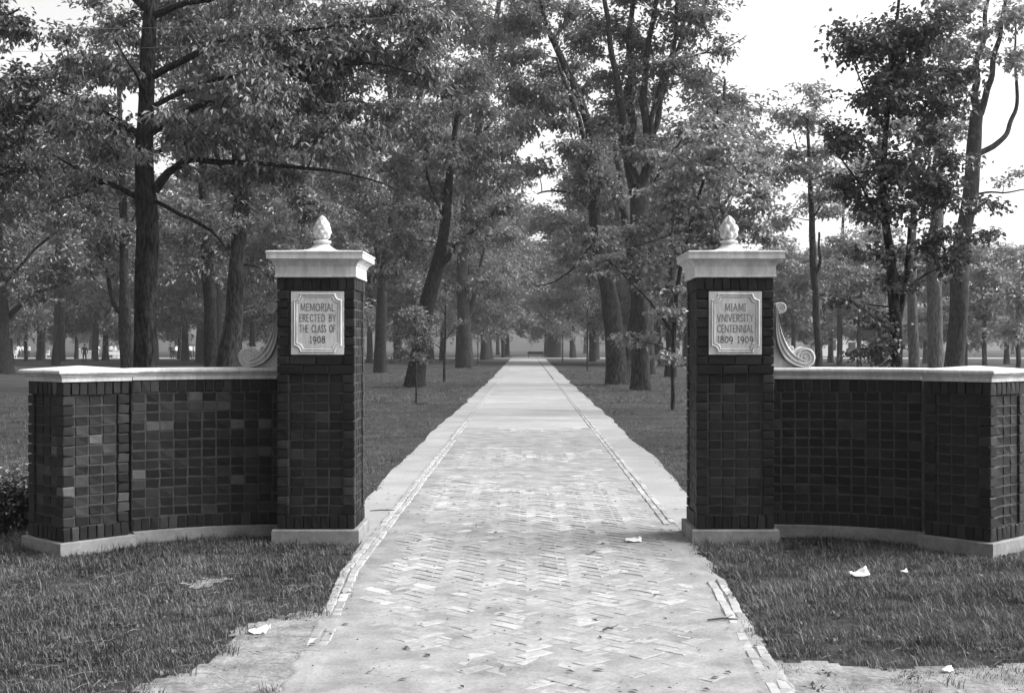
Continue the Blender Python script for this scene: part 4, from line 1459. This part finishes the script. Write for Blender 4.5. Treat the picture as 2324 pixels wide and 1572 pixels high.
px_tree('leafy sapling on the lawn right of the 1908 pier', 33.5, [(945, 918, 5), (945, 830, 4.5), (943, 760, 4), (940, 700, 3)], [], [(940, 740, 28, 40), (955, 770, 26, 26), (925, 790, 22, 22), (938, 700, 16, 18), (965, 745, 18, 18), (942, 795, 22, 22), (925, 760, 20, 18), (958, 805, 16, 16), (948, 715, 20, 18)], leaf=M_LEAF, L=0.09, W=0.055, cover=0.7, seed=61, twig_r=0.004, nleaf=12)
px_tree('bare forked sapling between the leafy sapling and the double-stemmed tree', 53, [(1008, 868, 7), (1009, 810, 6), (1012, 760, 5), (1012, 690, 3), (1010, 640, 2)], [([(1008, 812), (1000, 790), (985, 780)], 4, 2), ([(1012, 770), (1030, 745), (1050, 735)], 3, 1.5), ([(1012, 720), (1000, 690), (985, 680)], 3, 1.5)],
        [(1010, 670, 30, 24), (1045, 730, 20, 12), (980, 690, 20, 16)], seed=62, cover=0.35, leaf_px=7, nleaf=10)
px_tree('thin staked sapling on the lawn right of the path', 77, [(1333, 842, 4), (1333, 780, 3.5), (1334, 700, 3)], [], [(1333, 700, 20, 24), (1335, 660, 18, 18)], seed=63, cover=0.6, leaf_px=7, nleaf=10)
px_tree('small pale umbrella-shaped sapling before the low-crowned tree', 120, [(1277, 822, 3), (1277, 770, 2.5), (1278, 745, 2)], [], [(1278, 752, 28, 6)], leaf=M_LEAFL, seed=64, cover=1.2, leaf_px=7, twigs=False)
px_tree('tiny sapling left of the path by the double-stemmed tree', 98, [(1056 + 28, 830, 2.5), (1085, 790, 2), (1085, 760, 1.5)], [], [(1085, 768, 10, 12)], seed=65, cover=0.5, leaf_px=6, twigs=False)

# hazy belt of park trees behind everything: a few built once, then copied
def generic(seed, h, crown_r, clear, L, cover):
    rng = np.random.default_rng(seed)
    root = empty('distant_tree', (0, 0, 0))
    pts = [np.array([0, 0, -0.1])]
    for i in range(1, 7):
        pts.append(np.array([rng.normal(0, 0.25) * i * 0.5, rng.normal(0, 0.25) * i * 0.5, h * 0.85 * i / 6]))
    me, q = wood_mesh('trunk', pts, np.linspace(0.36, 0.06, 7), M_BARK, 9, 1.2, (0, 0, 0), 0.3, seed)
    link('trunk', me, root)
    sk = Skel()
    sk.add(q[len(q) // 3:])
    bl = []
    for i in range(11):
        z = clear + (h - clear) * (0.08 + 0.9 * i / 10)
        rr = crown_r * math.sin(math.pi * min(0.97, 0.22 + 0.7 * i / 10)) * rng.uniform(0.45, 0.75)
        a = i * 2.4 + rng.uniform(-0.4, 0.4)
        bl.append((np.array([rr * math.cos(a), rr * math.sin(a), z]), np.array([crown_r * 0.5, crown_r * 0.5, (h - clear) * 0.14])))
    me = crown_mesh('crown', sk, bl, L, L * 0.55, cover, rng, [M_BARK, M_LEAF_LIT], 0.5, 26, 0.03, 0.55, False)
    link('crown', me, root)
    return root


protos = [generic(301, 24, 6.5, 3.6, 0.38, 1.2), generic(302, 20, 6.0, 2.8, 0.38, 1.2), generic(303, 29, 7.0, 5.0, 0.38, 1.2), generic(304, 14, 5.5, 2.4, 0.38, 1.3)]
used = set()


def belt_tree(k, x, y, s, label, group):
    p = protos[k]
    if k not in used:
        r = p
        used.add(k)
    else:
        r = p.copy()
        col.objects.link(r)
        for ch in p.children:
            c = ch.copy()
            c.parent = r
            col.objects.link(c)
    r.location = (x, y, 0)
    r.rotation_euler = (0, 0, rnd.uniform(0, 6.28))
    r.scale = (s, s, s * rnd.uniform(0.92, 1.08))
    tag(r, label, 'tree', group)
    return r


SKY_WIN = [(1690, 1885), (2210, 2330)]
rb = random.Random(5)
belt = []
for Y0, n in ((200, 9), (245, 14)):
    for i in range(n):
        x = -0.47 + 0.94 * (i + rb.uniform(0.15, 0.85)) / n
        Y = Y0 + rb.uniform(-10, 12)
        px = VX + x * FD
        if Y0 < 150 and px > 1120: continue
        if Y0 < 170 and 1130 < px < 1300: continue
        if abs(px - 1195) < 40 and Y0 < 240: continue
        k = rb.choice([0, 1, 1, 2, 3] if px < 1500 else [1, 3, 3])
        sc_ = rb.uniform(0.85, 1.15) * (1.0 if px < 1500 else (0.62 if Y0 < 200 else 0.8))
        belt.append((k, x * Y, Y, sc_))
NEARER = [(215, 130, 0, 1, 'tall tree behind the far pair of thin trunks on the left'), (625, 125, 0, 1, 'tall tree whose crown shows between the leaning tree and the 1908 pier'), (805, 125, 1, 1, 'tree crown filling the gap just right of the 1908 finial'),
          (1005, 132, 0, 1, 'tall tree behind the bare forked sapling'), (745, 104, 1, 1, 'tree directly behind the cap of the 1908 pier'),
          (960, 118, 1, 1.05, 'tree hidden behind the leaning trunk left of the path'), (1045, 130, 3, 1.3, 'low-crowned tree behind the double-stemmed tree'), (1110, 150, 3, 1.3, 'low-crowned tree at the left side of the path end'),
          (1150, 190, 3, 1.2, 'low hazy tree just left of the path vanishing point'), (1345, 124, 1, 1.0, 'tree behind the stem that sweeps left over the walk'), (1425, 110, 1, 1.1, 'tree seen between the sweeping tree and the vase-shaped tree'),
          (1300, 160, 3, 1.2, 'low hazy tree right of the path end'), (1560, 100, 3, 1.1, 'low-crowned tree behind the 1809 1909 pier'), (20, 110, 1, 1.0, 'tree behind the broad trunk at the left edge'),
          (350, 100, 3, 1.1, 'low-crowned tree right behind the near dark trunk'), (540, 110, 1, 1.0, 'tree behind the leaning forked trunk'), (420, 135, 3, 1.1, 'low tree over the group between the big trunks'),
          (240, 138, 3, 1.0, 'low tree over the right tennis net'), (90, 140, 3, 1.0, 'low tree over the far left group in white'), (640, 135, 3, 1.1, 'low hazy tree behind the left scroll'),
          (1240, 190, 3, 1.1, 'low hazy tree closing the end of the path'), (1490, 105, 3, 1.2, 'low-crowned tree behind the vase-shaped trunk'),
          (1775, 105, 3, .72, 'bushy tree just right of the right scroll'), (1885, 118, 3, .8, 'bushy tree behind the slender dark tree'), (1990, 100, 3, .66, 'bushy tree left of the twin stems'), (2100, 112, 3, .72, 'bushy tree behind the pale straight trunk'),
          (2190, 96, 3, .62, 'bushy tree right of the tall pale forked trunk'), (2285, 108, 3, .7, 'bushy tree above the right end pier')]
for px, Y0, k, s_, lab in NEARER:
    belt_tree(k, (px - VX) * Y0 / FD, Y0, s_, lab, 'park trees behind the gate')
for k, x, y, s in belt:
    belt_tree(k, x, y, s, 'distant hazy park tree in the mass of foliage beyond the road', 'distant trees beyond the park road')
# unseen trees added to shade the pier fronts and the left lawn
for x, y, k in ((-8.2, 0.8, 1), (-5, -15, 0), (7, -16, 1)):
    belt_tree(k, x, y, 0.75, 'unseen tree added to shade the gate and left lawn', 'unseen trees added for shade')

# low shrub at the left edge behind the end pier
sk = Skel()
sk.add([[-4.3, 10.6, 0.05], [-4.3, 10.6, 0.3], [-4.2, 10.5, 0.4]])
shr = empty('shrub', (-4.3, 10.6, 0))
tag(shr, 'low dark shrub at the left edge beside the end pier', 'shrub')
mb = MB()
for a in range(5):
    mb.tube([(0, 0, -0.02), (0.12 * math.cos(a * 1.3), 0.12 * math.sin(a * 1.3), 0.25), (0.25 * math.cos(a * 1.3), 0.2 * math.sin(a * 1.3), 0.42)], [.012, .009, .005], 5)
mb.build('stem', M_BARKD, shr)
me = crown_mesh('foliage', sk, [(np.array([-4.35, 10.6, 0.3]), np.array([0.42, 0.4, 0.3])), (np.array([-4.6, 10.5, 0.25]), np.array([0.4, 0.4, 0.26]))], 0.055, 0.03, 2.2,
                np.random.default_rng(71), [M_BARKD, M_LEAFD], 0.1, 16, 0.004, 0.7, True, org=(-4.3, 10.6, 0))
link('foliage', me, shr)
print('leaves', LEAFTOT[0])


# ------------------------------------------------------------------ grass (clumps of real blades)
def clump_mesh(seed, nb, rad, hmin, hmax, w):
    rr = np.random.default_rng(seed)
    v, f = [], []
    for b in range(nb):
        a = rr.uniform(0, 6.28)
        r = rad * math.sqrt(rr.uniform())
        x, y = r * math.cos(a), r * math.sin(a)
        h = rr.uniform(hmin, hmax)
        az = rr.uniform(0, 6.28)
        bend = rr.uniform(0.15, 1.0) * h
        dx, dy = math.cos(az), math.sin(az)
        sx, sy = -dy * w / 2, dx * w / 2
        ps = [(0, 0), (bend * 0.3, h * 0.55), (bend, h * rr.uniform(0.75, 1.0))]
        i0 = len(v)
        for t, (o, z) in enumerate(ps):
            k = (1, 0.8, 0.12)[t]
            v.append((x + dx * o - sx * k, y + dy * o - sy * k, z))
            v.append((x + dx * o + sx * k, y + dy * o + sy * k, z))
        f += [(i0, i0 + 1, i0 + 3, i0 + 2), (i0 + 2, i0 + 3, i0 + 5, i0 + 4)]
    return quad_mesh('grass_clump', np.array(v), np.array(f), [M_GRASS])


def scatter(name, pts, rotz, scl, clumps):
    """one stuff object: points with a geometry-node instance on each"""
    me = bpy.data.meshes.new(name)
    me.vertices.add(len(pts))
    me.vertices.foreach_set('co', np.asarray(pts, np.float32).ravel())
    a1 = me.attributes.new('rz', 'FLOAT', 'POINT')
    a1.data.foreach_set('value', np.asarray(rotz, np.float32))
    a2 = me.attributes.new('sc', 'FLOAT', 'POINT')
    a2.data.foreach_set('value', np.asarray(scl, np.float32))
    me.materials.append(M_GRASS)
    o = link(name, me)
    src = bpy.data.collections.new(name + '_blades')
    for i, cm in enumerate(clumps):
        src.objects.link(bpy.data.objects.new('grass_clump', cm))
    ng = bpy.data.node_groups.new(name, 'GeometryNodeTree')
    ng.interface.new_socket('Geometry', in_out='INPUT', socket_type='NodeSocketGeometry')
    ng.interface.new_socket('Geometry', in_out='OUTPUT', socket_type='NodeSocketGeometry')
    nd, lk = ng.nodes, ng.links
    gi, go = nd.new('NodeGroupInput'), nd.new('NodeGroupOutput')
    ip = nd.new('GeometryNodeInstanceOnPoints')
    ci = nd.new('GeometryNodeCollectionInfo')
    ci.inputs['Collection'].default_value = src
    ci.inputs['Separate Children'].default_value = True
    ci.inputs['Reset Children'].default_value = True
    ip.inputs['Pick Instance'].default_value = True
    at1 = nd.new('GeometryNodeInputNamedAttribute')
    at1.data_type = 'FLOAT'
    at1.inputs['Name'].default_value = 'rz'
    at2 = nd.new('GeometryNodeInputNamedAttribute')
    at2.data_type = 'FLOAT'
    at2.inputs['Name'].default_value = 'sc'
    cx = nd.new('ShaderNodeCombineXYZ')
    lk.new(at1.outputs['Attribute'], cx.inputs['Z'])
    ri = nd.new('FunctionNodeRandomValue')
    ri.data_type = 'INT'
    ri.inputs[4].default_value = 0
    ri.inputs[5].default_value = len(clumps) - 1
    lk.new(gi.outputs[0], ip.inputs['Points'])
    lk.new(ci.outputs[0], ip.inputs['Instance'])
    lk.new(ri.outputs[2], ip.inputs['Instance Index'])
    lk.new(cx.outputs[0], ip.inputs['Rotation'])
    lk.new(at2.outputs['Attribute'], ip.inputs['Scale'])
    lk.new(ip.outputs[0], go.inputs[0])
    md = o.modifiers.new('scatter', 'NODES')
    md.node_group = ng
    tag(o, kind='stuff')
    return o


def on_masonry(x, y):
    ax = abs(x)
    if 1.30 < ax < 2.06 and 9.95 < y < 10.7: return True
    if ax > 1.98 and ax < 3.3:
        r = math.hypot(ax - 2.0, y - WCY)
        if WR - 0.03 < r < WR + WT + 0.03 and y > WCY + 1.2: return True
    dx, dy = ax - 3.51, y - 9.75
    a, b = rot2(dx, dy, R(48))
    return abs(a) < 0.31 and abs(b) < 0.31


rg = random.Random(21)
gp, gr, gs = [], [], []


def try_grass(x, y, sc_lo, sc_hi):
    if on_masonry(x, y): return
    pl, pr = path_left(y) - 0.12, path_right(y) + 0.12
    if y > 9.0:
        ls, rs = left_shoulder(y)[0], right_shoulder(y)[1]
        if y < 10.9:
            tuft = (abs(x + 1.27) < 0.10 and 9.9 < y < 10.6) or (abs(x - 1.27) < 0.09 and 10.1 < y < 10.7)
            pl, pr = (pl, pr) if tuft else (min(pl, ls), max(pr, rs))
        else:
            pl, pr = ls, rs
    wob = 0.07 * fbm(x * 2, y * 2, 77.0, 3, 2.0)
    if pl + wob - 0.02 < x < pr + wob + 0.02: return
    b = bare(x + rg.gauss(0, 0.10), y + rg.gauss(0, 0.17)) if y < 9 else 0
    if b and rg.random() < b: return
    thin = fbm(x, y, 83.0, 3, 0.9)
    if thin < -0.12 and rg.random() < min(0.85, -thin * 2.2): return
    left_sparse = x < -1.2 and y < 8.6 and rg.random() < 0.3 + 0.4 * fbm(x, y, 61.0, 3, 1.6)
    if left_sparse: return
    gp.append((x, y, 0.0))
    gr.append(rg.uniform(0, 6.28))
    gs.append(rg.uniform(sc_lo, sc_hi) * (1 + 0.5 * max(0, fbm(x, y, 91.0, 3, 1.3))))


for _ in range(25000):
    y = rg.uniform(4.6, 11.5)
    try_grass(rg.uniform(-0.46 * y - 0.4, 0.46 * y + 0.4), y, 0.7, 1.2)
for _ in range(16000):
    y = 10.4 + 26 * rg.random() ** 1.3
    try_grass(rg.uniform(-0.26 * y, 0.26 * y), y, 0.7, 1.15)
for _ in range(3000):
    y = rg.uniform(9.5, 40)
    try_grass(rg.uniform(-0.46 * y, -0.36 * y), y, 0.9, 1.4)
for _ in range(9000):
    y = 34 + 50 * rg.random() ** 1.4
    try_grass(rg.uniform(-0.24 * y, 0.24 * y), y, 1.2, 2.2)
for fx, fy, fr in FEET:
    if fy > 100 or abs(fx) > 0.45 * fy: continue
    for _ in range(46 if fr > 0.1 else 22):
        a, rr_ = rg.uniform(0, 6.28), fr * rg.uniform(1.0, 1.7) + 0.03
        gp.append((fx + rr_ * math.cos(a), fy + rr_ * math.sin(a), 0))
        gr.append(rg.uniform(0, 6.28))
        gs.append(rg.uniform(1.4, 2.6))
clumps = [clump_mesh(520, 11, 0.05, 0.012, 0.03, 0.017)] + [clump_mesh(500 + i, 44, 0.085, 0.010, 0.036, 0.0033) for i in range(7)] + [clump_mesh(510, 26, 0.06, 0.03, 0.09, 0.0042)]
scatter('grass', gp, gr, gs, clumps)

# straw, dry bits and clippings
mb = MB()
for _ in range(700):
    y = rg.uniform(5.2, 8.6)
    x = rg.uniform(-3.4, -1.1) if rg.random() < 0.6 else rg.uniform(1.15, 3.2)
    if x > 0 and y > 6.9 and rg.random() < 0.75: continue
    a, l = rg.uniform(0, 3.14), rg.uniform(0.03, 0.16)
    z = rg.uniform(0.014, 0.035)
    dx, dy = math.cos(a) * l / 2, math.sin(a) * l / 2
    mb.tube([(x - dx, y - dy, z), (x, y, z + rg.uniform(0, 0.004)), (x + dx, y + dy, z - 0.004)], [0.0009] * 3, 3)
tag(mb.build('straw_litter', M_STRAW), kind='stuff')
mb = MB()
for _ in range(480):
    y = 5.2 + 9 * rg.random() ** 1.5
    x = rg.uniform(-1.5, 1.5)
    z = dust_h(x, y) + 0.006 if abs(x) < 1.05 else 0.02
    a, l = rg.uniform(0, 6.28), rg.uniform(0.004, 0.016) if rg.random() < 0.7 else rg.uniform(0.016, 0.034)
    w = l * rg.uniform(0.2, 0.5)
    dx, dy = math.cos(a), math.sin(a)
    v = [(x - dx * l, y - dy * l, z), (x + dy * w, y - dx * w, z + 0.006), (x + dx * l, y + dy * l, z + 0.002), (x - dy * w, y + dx * w, z + 0.003)]
    mb.add(v, [(0, 1, 2, 3)])
tag(mb.build('leaf_litter', M_TWIG), kind='stuff')


# twigs and scraps of paper
def twig(px, py, lpx, ang, label):
    x, y = G(px, py)
    o = empty('twig', (x, y, 0.016))
    l = lpx * y / FD
    mb = MB()
    mb.tube([(-l / 2 * math.cos(ang), -l / 2 * math.sin(ang), 0.004), (0, 0.01, 0.010), (l / 2 * math.cos(ang), l / 2 * math.sin(ang), 0.005)], [.005, .006, .003], 6)
    mb.build('stick', M_TWIG, o)
    mb2 = MB()
    mb2.tube([(0.02, 0.01, 0.01), (0.06, 0.05, 0.018)], [.003, .002], 5)
    mb2.build('side_shoot', M_TWIG, o)
    tag(o, label, 'twig', 'fallen twigs')


twig(868, 1163, 56, 0.05, 'dark twig lying on the sand beside the 1908 pier')
twig(1640, 1413, 70, 0.1, 'pale twig across the right edging near the grass')
twig(1380, 1435, 26, 0.4, 'short dark twig on the bricks right of the middle')


def paper(px, py, wpx, hpx, label, seed, z0=0.012, crumple=0.35):
    x, y = G(px, py)
    rr = random.Random(seed)
    n = 7
    w = wpx * y / FD
    h = hpx * y / FD
    v = []
    for j in range(n):
        for i in range(n):
            s, t = i / (n - 1) - .5, j / (n - 1) - .5
            fold = abs(s + 0.25 * t) * 1.2
            v.append((w * s * (1 - 0.2 * rr.random()), 1.3 * w * t * 0.7 + 0.05 * w * rr.random(), z0 + h * (0.1 + fold * crumple * 0.9 + 0.35 * (t + .5) * (0.5 + s)) * (0.3 + 1.3 * rr.random())))
    f = [(j * n + i, j * n + i + 1, (j + 1) * n + i + 1, (j + 1) * n + i) for j in range(n - 1) for i in range(n - 1)]
    me = quad_mesh('paper_scrap', np.array(v), np.array(f), [M_PAPER])
    o = link('paper_scrap', me, None, (x, y, 0))
    sd = o.modifiers.new('thickness', 'SOLIDIFY')
    sd.thickness = 0.0015
    tag(o, label, 'paper', 'scraps of white paper on the ground')


paper(588, 1440, 46, 26, 'folded white paper on the bare dirt left of the path', 1)
paper(1437, 1231, 40, 12, 'small white paper lying on the brick path by the right pier', 2, 0.016)
paper(1950, 1316, 44, 22, 'crumpled white paper in the grass before the right curved wall', 3, 0.03)
paper(2150, 1530, 26, 12, 'little white scrap near the bottom right corner', 4, 0.02)
paper(2052, 1310, 16, 8, 'tiny white scrap right of the crumpled paper in the grass', 5, 0.04)


# ------------------------------------------------------------------ people, tennis nets, bench, houses in the distance
def person_mesh(seed, pose):
    """one continuous skinned body; material 0 trousers, 1 shirt, 2 skin"""
    rr = random.Random(seed)
    V = {'pelvis': ((0, 0, .95), .15), 'waist': ((0, 0, 1.08), .135), 'chest': ((0, -.01, 1.3), .165), 'neck': ((0, 0, 1.47), .06), 'head': ((0, -.015, 1.6), .095), 'crown': ((0, -.01, 1.7), .08)}
    sw = 0.14 if pose == 'walk' else 0.02
    for s, n in ((-1, 'l'), (1, 'r')):
        st = sw * s
        V['hip' + n] = ((s * .09, 0, .88), .1)
        V['knee' + n] = ((s * .1, -.02 - st * 0.6, .5), .065)
        V['ank' + n] = ((s * .11, .03 - st * 1.5, .09), .045)
        V['toe' + n] = ((s * .12, -.13 - st * 1.5, .04), .04)
        V['sho' + n] = ((s * .18, 0, 1.4), .07)
        out = .05 if pose != 'reach' else .1
        V['elb' + n] = ((s * (.23 + out), .02 + st * 0.8, 1.13), .048)
        fy = -.02 + st * 1.2
        V['wri' + n] = ((s * (.22 + out), fy - (.2 if pose == 'reach' else .03), .90 if pose != 'reach' else 1.2), .034)
        V['han' + n] = ((s * (.22 + out), fy - (.28 if pose == 'reach' else .05), .80 if pose != 'reach' else 1.22), .036)
    E = [('pelvis', 'waist'), ('waist', 'chest'), ('chest', 'neck'), ('neck', 'head'), ('head', 'crown')]
    for n in 'lr':
        E += [('pelvis', 'hip' + n), ('hip' + n, 'knee' + n), ('knee' + n, 'ank' + n), ('ank' + n, 'toe' + n), ('chest', 'sho' + n), ('sho' + n, 'elb' + n), ('elb' + n, 'wri' + n), ('wri' + n, 'han' + n)]
    if pose == 'sit':
        for n, s in (('l', -1), ('r', 1)):
            V['knee' + n] = ((s * .12, -.42, .52 + .43), .07)
            V['ank' + n] = ((s * .12, -.40, .09 + .43), .045)
            V['toe' + n] = ((s * .13, -.54, .04 + .43), .04)
            V['wri' + n] = ((s * .18, -.28, 1.0), .034)
            V['han' + n] = ((s * .15, -.36, 1.0), .036)
            V['elb' + n] = ((s * .25, -.05, 1.13), .048)
    names = list(V)
    me = bpy.data.meshes.new('body_cage')
    me.from_pydata([V[n][0] for n in names], [(names.index(a), names.index(b)) for a, b in E], [])
    o = bpy.data.objects.new('body_cage', me)
    col.objects.link(o)
    md = o.modifiers.new('skin', 'SKIN')
    sv = me.skin_vertices[0].data
    for i, n in enumerate(names):
        sv[i].radius = (V[n][1], V[n][1])
        sv[i].use_root = n == 'pelvis'
    ss = o.modifiers.new('sub', 'SUBSURF')
    ss.levels = ss.render_levels = 1
    dg = bpy.context.evaluated_depsgraph_get()
    out = bpy.data.meshes.new_from_object(o.evaluated_get(dg))
    bpy.data.objects.remove(o)
    drop = 0.43 if pose == 'sit' else 0
    for v in out.vertices: v.co.z -= drop
    return out, drop


def person_variant(seed, pose, top, bottom):
    me, drop = person_mesh(seed, pose)
    me.materials.clear()
    for m in (bottom, top, M_SKIN): me.materials.append(m)
    for p in me.polygons:
        z = p.center.z + drop
        arm = abs(p.center.x) > 0.2
        p.material_index = 2 if z > 1.45 or (arm and z < 0.92) else (1 if z > 0.98 or arm else 0)
        p.use_smooth = True
    hr = MB()
    ring = [(0.078, 0.0), (0.10, 0.05), (0.095, 0.10), (0.06, 0.14), (0.01, 0.155)]
    hr.lathe(ring, 12, c=(0, 0.0, 1.6 - drop))
    return me, hr.mesh('hair', M_HAIR, True)


PV = {}


def person(px, Y, rz, label, pose='stand', top='w', bottom='d', group='people by the tennis courts', z=0):
    key = (pose, top, bottom)
    mats = {'w': M_SHIRT, 'd': M_SUIT}
    if key not in PV: PV[key] = person_variant(1, pose, mats[top], mats[bottom])
    root = empty('person', ((px - VX) * Y / FD, Y, z), rz)
    tag(root, label, 'person', group)
    link('body', PV[key][0], root)
    link('hair', PV[key][1], root)


person(192, 112, 0.5, 'man in dark suit walking past the tennis nets', 'walk', 'd', 'd')
person(41, 160, 0.2, 'standing person in white shirt, leftmost of the far left group', 'stand', 'w', 'd')
person(53, 161, 0.6, 'standing person in white shirt, second in the far left group', 'reach', 'w', 'd')
person(66, 158, -0.8, 'standing person in white shirt beside the slim trunk of the far left group', 'stand', 'w', 'd')
person(84, 160, 1.9, 'person all in white right of the far left group', 'stand', 'w', 'w')
person(36, 152, 0.3, 'person in white sitting low at the far left', 'sit', 'w', 'w', z=0.02)
person(110, 152, -0.6, 'person in white sitting on the grass before the pair of trunks', 'sit', 'w', 'w', z=0.02)
person(221, 164, 0.4, 'player in white at the left tennis net', 'reach', 'w', 'w')
person(251, 166, 0.1, 'player with white shirt between the two nets', 'stand', 'w', 'd')
person(260, 168, -0.4, 'player in white at the right tennis net', 'stand', 'w', 'w')
person(274, 170, 1.2, 'dark clothed onlooker behind the right tennis net', 'stand', 'd', 'd')
person(485 - 1, 150, 0.9, 'dark dressed person between the big trunks, left of the seated group', 'walk', 'd', 'd')
for i, (px, t, b, lab) in enumerate([(388, 'd', 'd', 'dark dressed person at the left end of the group between the big trunks'), (400, 'w', 'd', 'white-shirted person left of the slim trunk between the big trunks'),
                                     (421, 'w', 'd', 'white-shirted person right of the slim trunk between the big trunks'), (432, 'w', 'd', 'white-shirted person at the right end of that group'),
                                     (440, 'w', 'd', 'white-shirted person half hidden by the grey trunk')]):
    person(px, 152 + (i * 37 % 7), i * 1.3, lab, 'stand', t, b)
for i, (px, lab) in enumerate([(394, 'dark dressed person sitting, left in the seated row'), (414, 'dark dressed person sitting in the middle of the row'), (427, 'dark dressed person sitting, right in the row')]):
    person(px, 149, i * 0.7, lab, 'sit', 'd', 'd', z=0.02)


def tennis_net(px0, px1, Y, label):
    x0, x1 = (px0 - VX) * Y / FD, (px1 - VX) * Y / FD
    o = empty('tennis_net', ((x0 + x1) / 2, Y, 0))
    tag(o, label, 'tennis net', 'tennis nets')
    w = (x1 - x0) / 2
    for s in (-1, 1):
        mb = MB()
        mb.tube([(s * w, 0, -.05), (s * w, 0, 1.25)], [.05, .045], 8)
        mb.build('post', M_IRON, o)
    top = lambda u: 1.2 - 0.28 * (1 - u * u)
    mb = MB()
    for i in range(33):
        u_ = -1 + 2 * i / 32
        mb.box((u_ * w * 0.98, 0, top(u_) / 2), (0.035, 0.012, top(u_)))
    for j in range(9):
        for i in range(16):
            ua, ub = -1 + 2 * i / 16, -1 + 2 * (i + 1) / 16
            za, zb = top(ua) * j / 9, top(ub) * j / 9
            mb.tube([(ua * w * .98, .014, za), (ub * w * .98, .014, zb)], [.018, .018], 4)
    mb.build('netting', M_SHIRT, o)
    mb = MB()
    for i in range(16):
        ua, ub = -1 + 2 * i / 16, -1 + 2 * (i + 1) / 16
        mb.tube([(ua * w * .98, -.01, top(ua)), (ub * w * .98, -.01, top(ub))], [.06, .06], 6)
    mb.build('head_band', M_WHITE, o)


tennis_net(178, 222, 158, 'left white tennis net drooping between posts')
tennis_net(254, 300, 158, 'right white tennis net drooping between posts')


def bench(px, Y, wpx, mat, label, rz=0):
    x = (px - VX) * Y / FD
    o = empty('park_bench', (x, Y, 0), rz)
    tag(o, label, 'bench', 'park benches')
    w = wpx * Y / FD
    for s in (-1, 1):
        mb = MB()
        mb.box((s * w * .42, 0, .22), (.06, .42, .44))
        mb.box((s * w * .42, .2, .62), (.06, .06, .5))
        mb.build('leg', mat, o)
    mb = MB()
    mb.box((0, 0, .455), (w, .46, .05))
    mb.build('seat', mat, o)
    mb = MB()
    mb.box((0, .24, .68), (w, .035, .36))
    mb.build('backrest', mat, o)


bench(1215, 158, 36, M_IRON, 'dark bench across the far end of the path')
bench(322 / 1.25, 155, 26, M_WHITE, 'low white bench right of the tennis nets', 0.2)


def house(px, Y, w, d, h, label, rz=0.0):
    x = (px - VX) * Y / FD
    o = empty('white_house', (x, Y, 0), rz)
    tag(o, label, 'house', 'white houses beyond the park')
    mb = MB()
    mb.box((0, 0, h / 2), (w, d, h))
    mb.build('wall', M_WHITE, o)
    rf = MB()
    e = 0.5
    v = [(-w / 2 - e, -d / 2 - e, h), (w / 2 + e, -d / 2 - e, h), (w / 2 + e, d / 2 + e, h), (-w / 2 - e, d / 2 + e, h), (-w / 2 - e, 0, h + d * .42), (w / 2 + e, 0, h + d * .42)]
    rf.add(v, [(0, 1, 5, 4), (2, 3, 4, 5), (0, 4, 3), (1, 2, 5), (0, 3, 2, 1)])
    roof = rf.build('roof', M_SHINGLE, o)
    ch = MB()
    ch.box((w * .25, 0, h + d * .5), (.7, .7, 1.6))
    ch.build('chimney', M_BRICKBACK, roof)
    for fl in range(2 if h > 5 else 1):
        for i in range(3):
            if fl == 0 and i == 1: continue
            wx = (-1 + i) * w * .3
            mb = MB()
            mb.box((wx, -d / 2 - .02, 1.7 + fl * 2.8), (1.2, .08, 1.8))
            win = mb.build('window', M_WHITE, o)
            mb = MB()
            mb.box((wx, -d / 2 - .05, 1.7 + fl * 2.8), (1.0, .06, 1.6))
            mb.build('pane', M_WINDOW, win)
    mb = MB()
    mb.box((0, -d / 2 - .03, 1.05), (1.1, .08, 2.1))
    mb.build('door', M_IRON, o)


house(1912, 190, 10, 8, 3.3, 'white house showing between the trunks right of the right scroll', 0.1)
house(1500, 205, 9, 8, 3.3, 'white house glimpsed left of the 1809 1909 pier', -0.15)

# overhead wires crossing in front of the tree tops
for i, (xa, ya, xb, yb) in enumerate([(-60, 62, 1300, 2), (-60, 66, 1420, -10), (-60, 118, 1250, 22)]):
    Y = 14.0 + 0.5 * i
    pts = []
    for t in np.linspace(-0.15, 1.35, 24):
        x, y = xa + (xb - xa) * t, ya + (yb - ya) * t + 26 * (1 - (2 * t - 1) ** 2) * 0.9
        pts.append(P(x, y, Y))
    mb = MB()
    mb.tube(pts, [0.0017] * len(pts), 5)
    w = mb.build('overhead_wire', M_WIRE)
    tag(w, ['thin overhead wire, uppermost of the three at top left', 'thin overhead wire, middle one of the three at top left', 'thin overhead wire, lowest of the three at top left'][i], 'wire', 'overhead wires')

# ------------------------------------------------------------------ haze
hb = MB()
hb.box((0, 182, 22), (500, 500, 46))
hz = hb.build('haze', [])
m, t, out = new_mat('haze_air')
pv = N(t, 'VolumePrincipled')
pv.inputs['Color'].default_value = g(0.9)
pv.inputs['Density'].default_value = HAZE
pv.inputs['Anisotropy'].default_value = 0.2
t.links.new(pv.outputs[0], out.inputs['Volume'])
hz.data.materials.append(m)
tag(hz, kind='stuff')
# the lawn stays inside the haze box
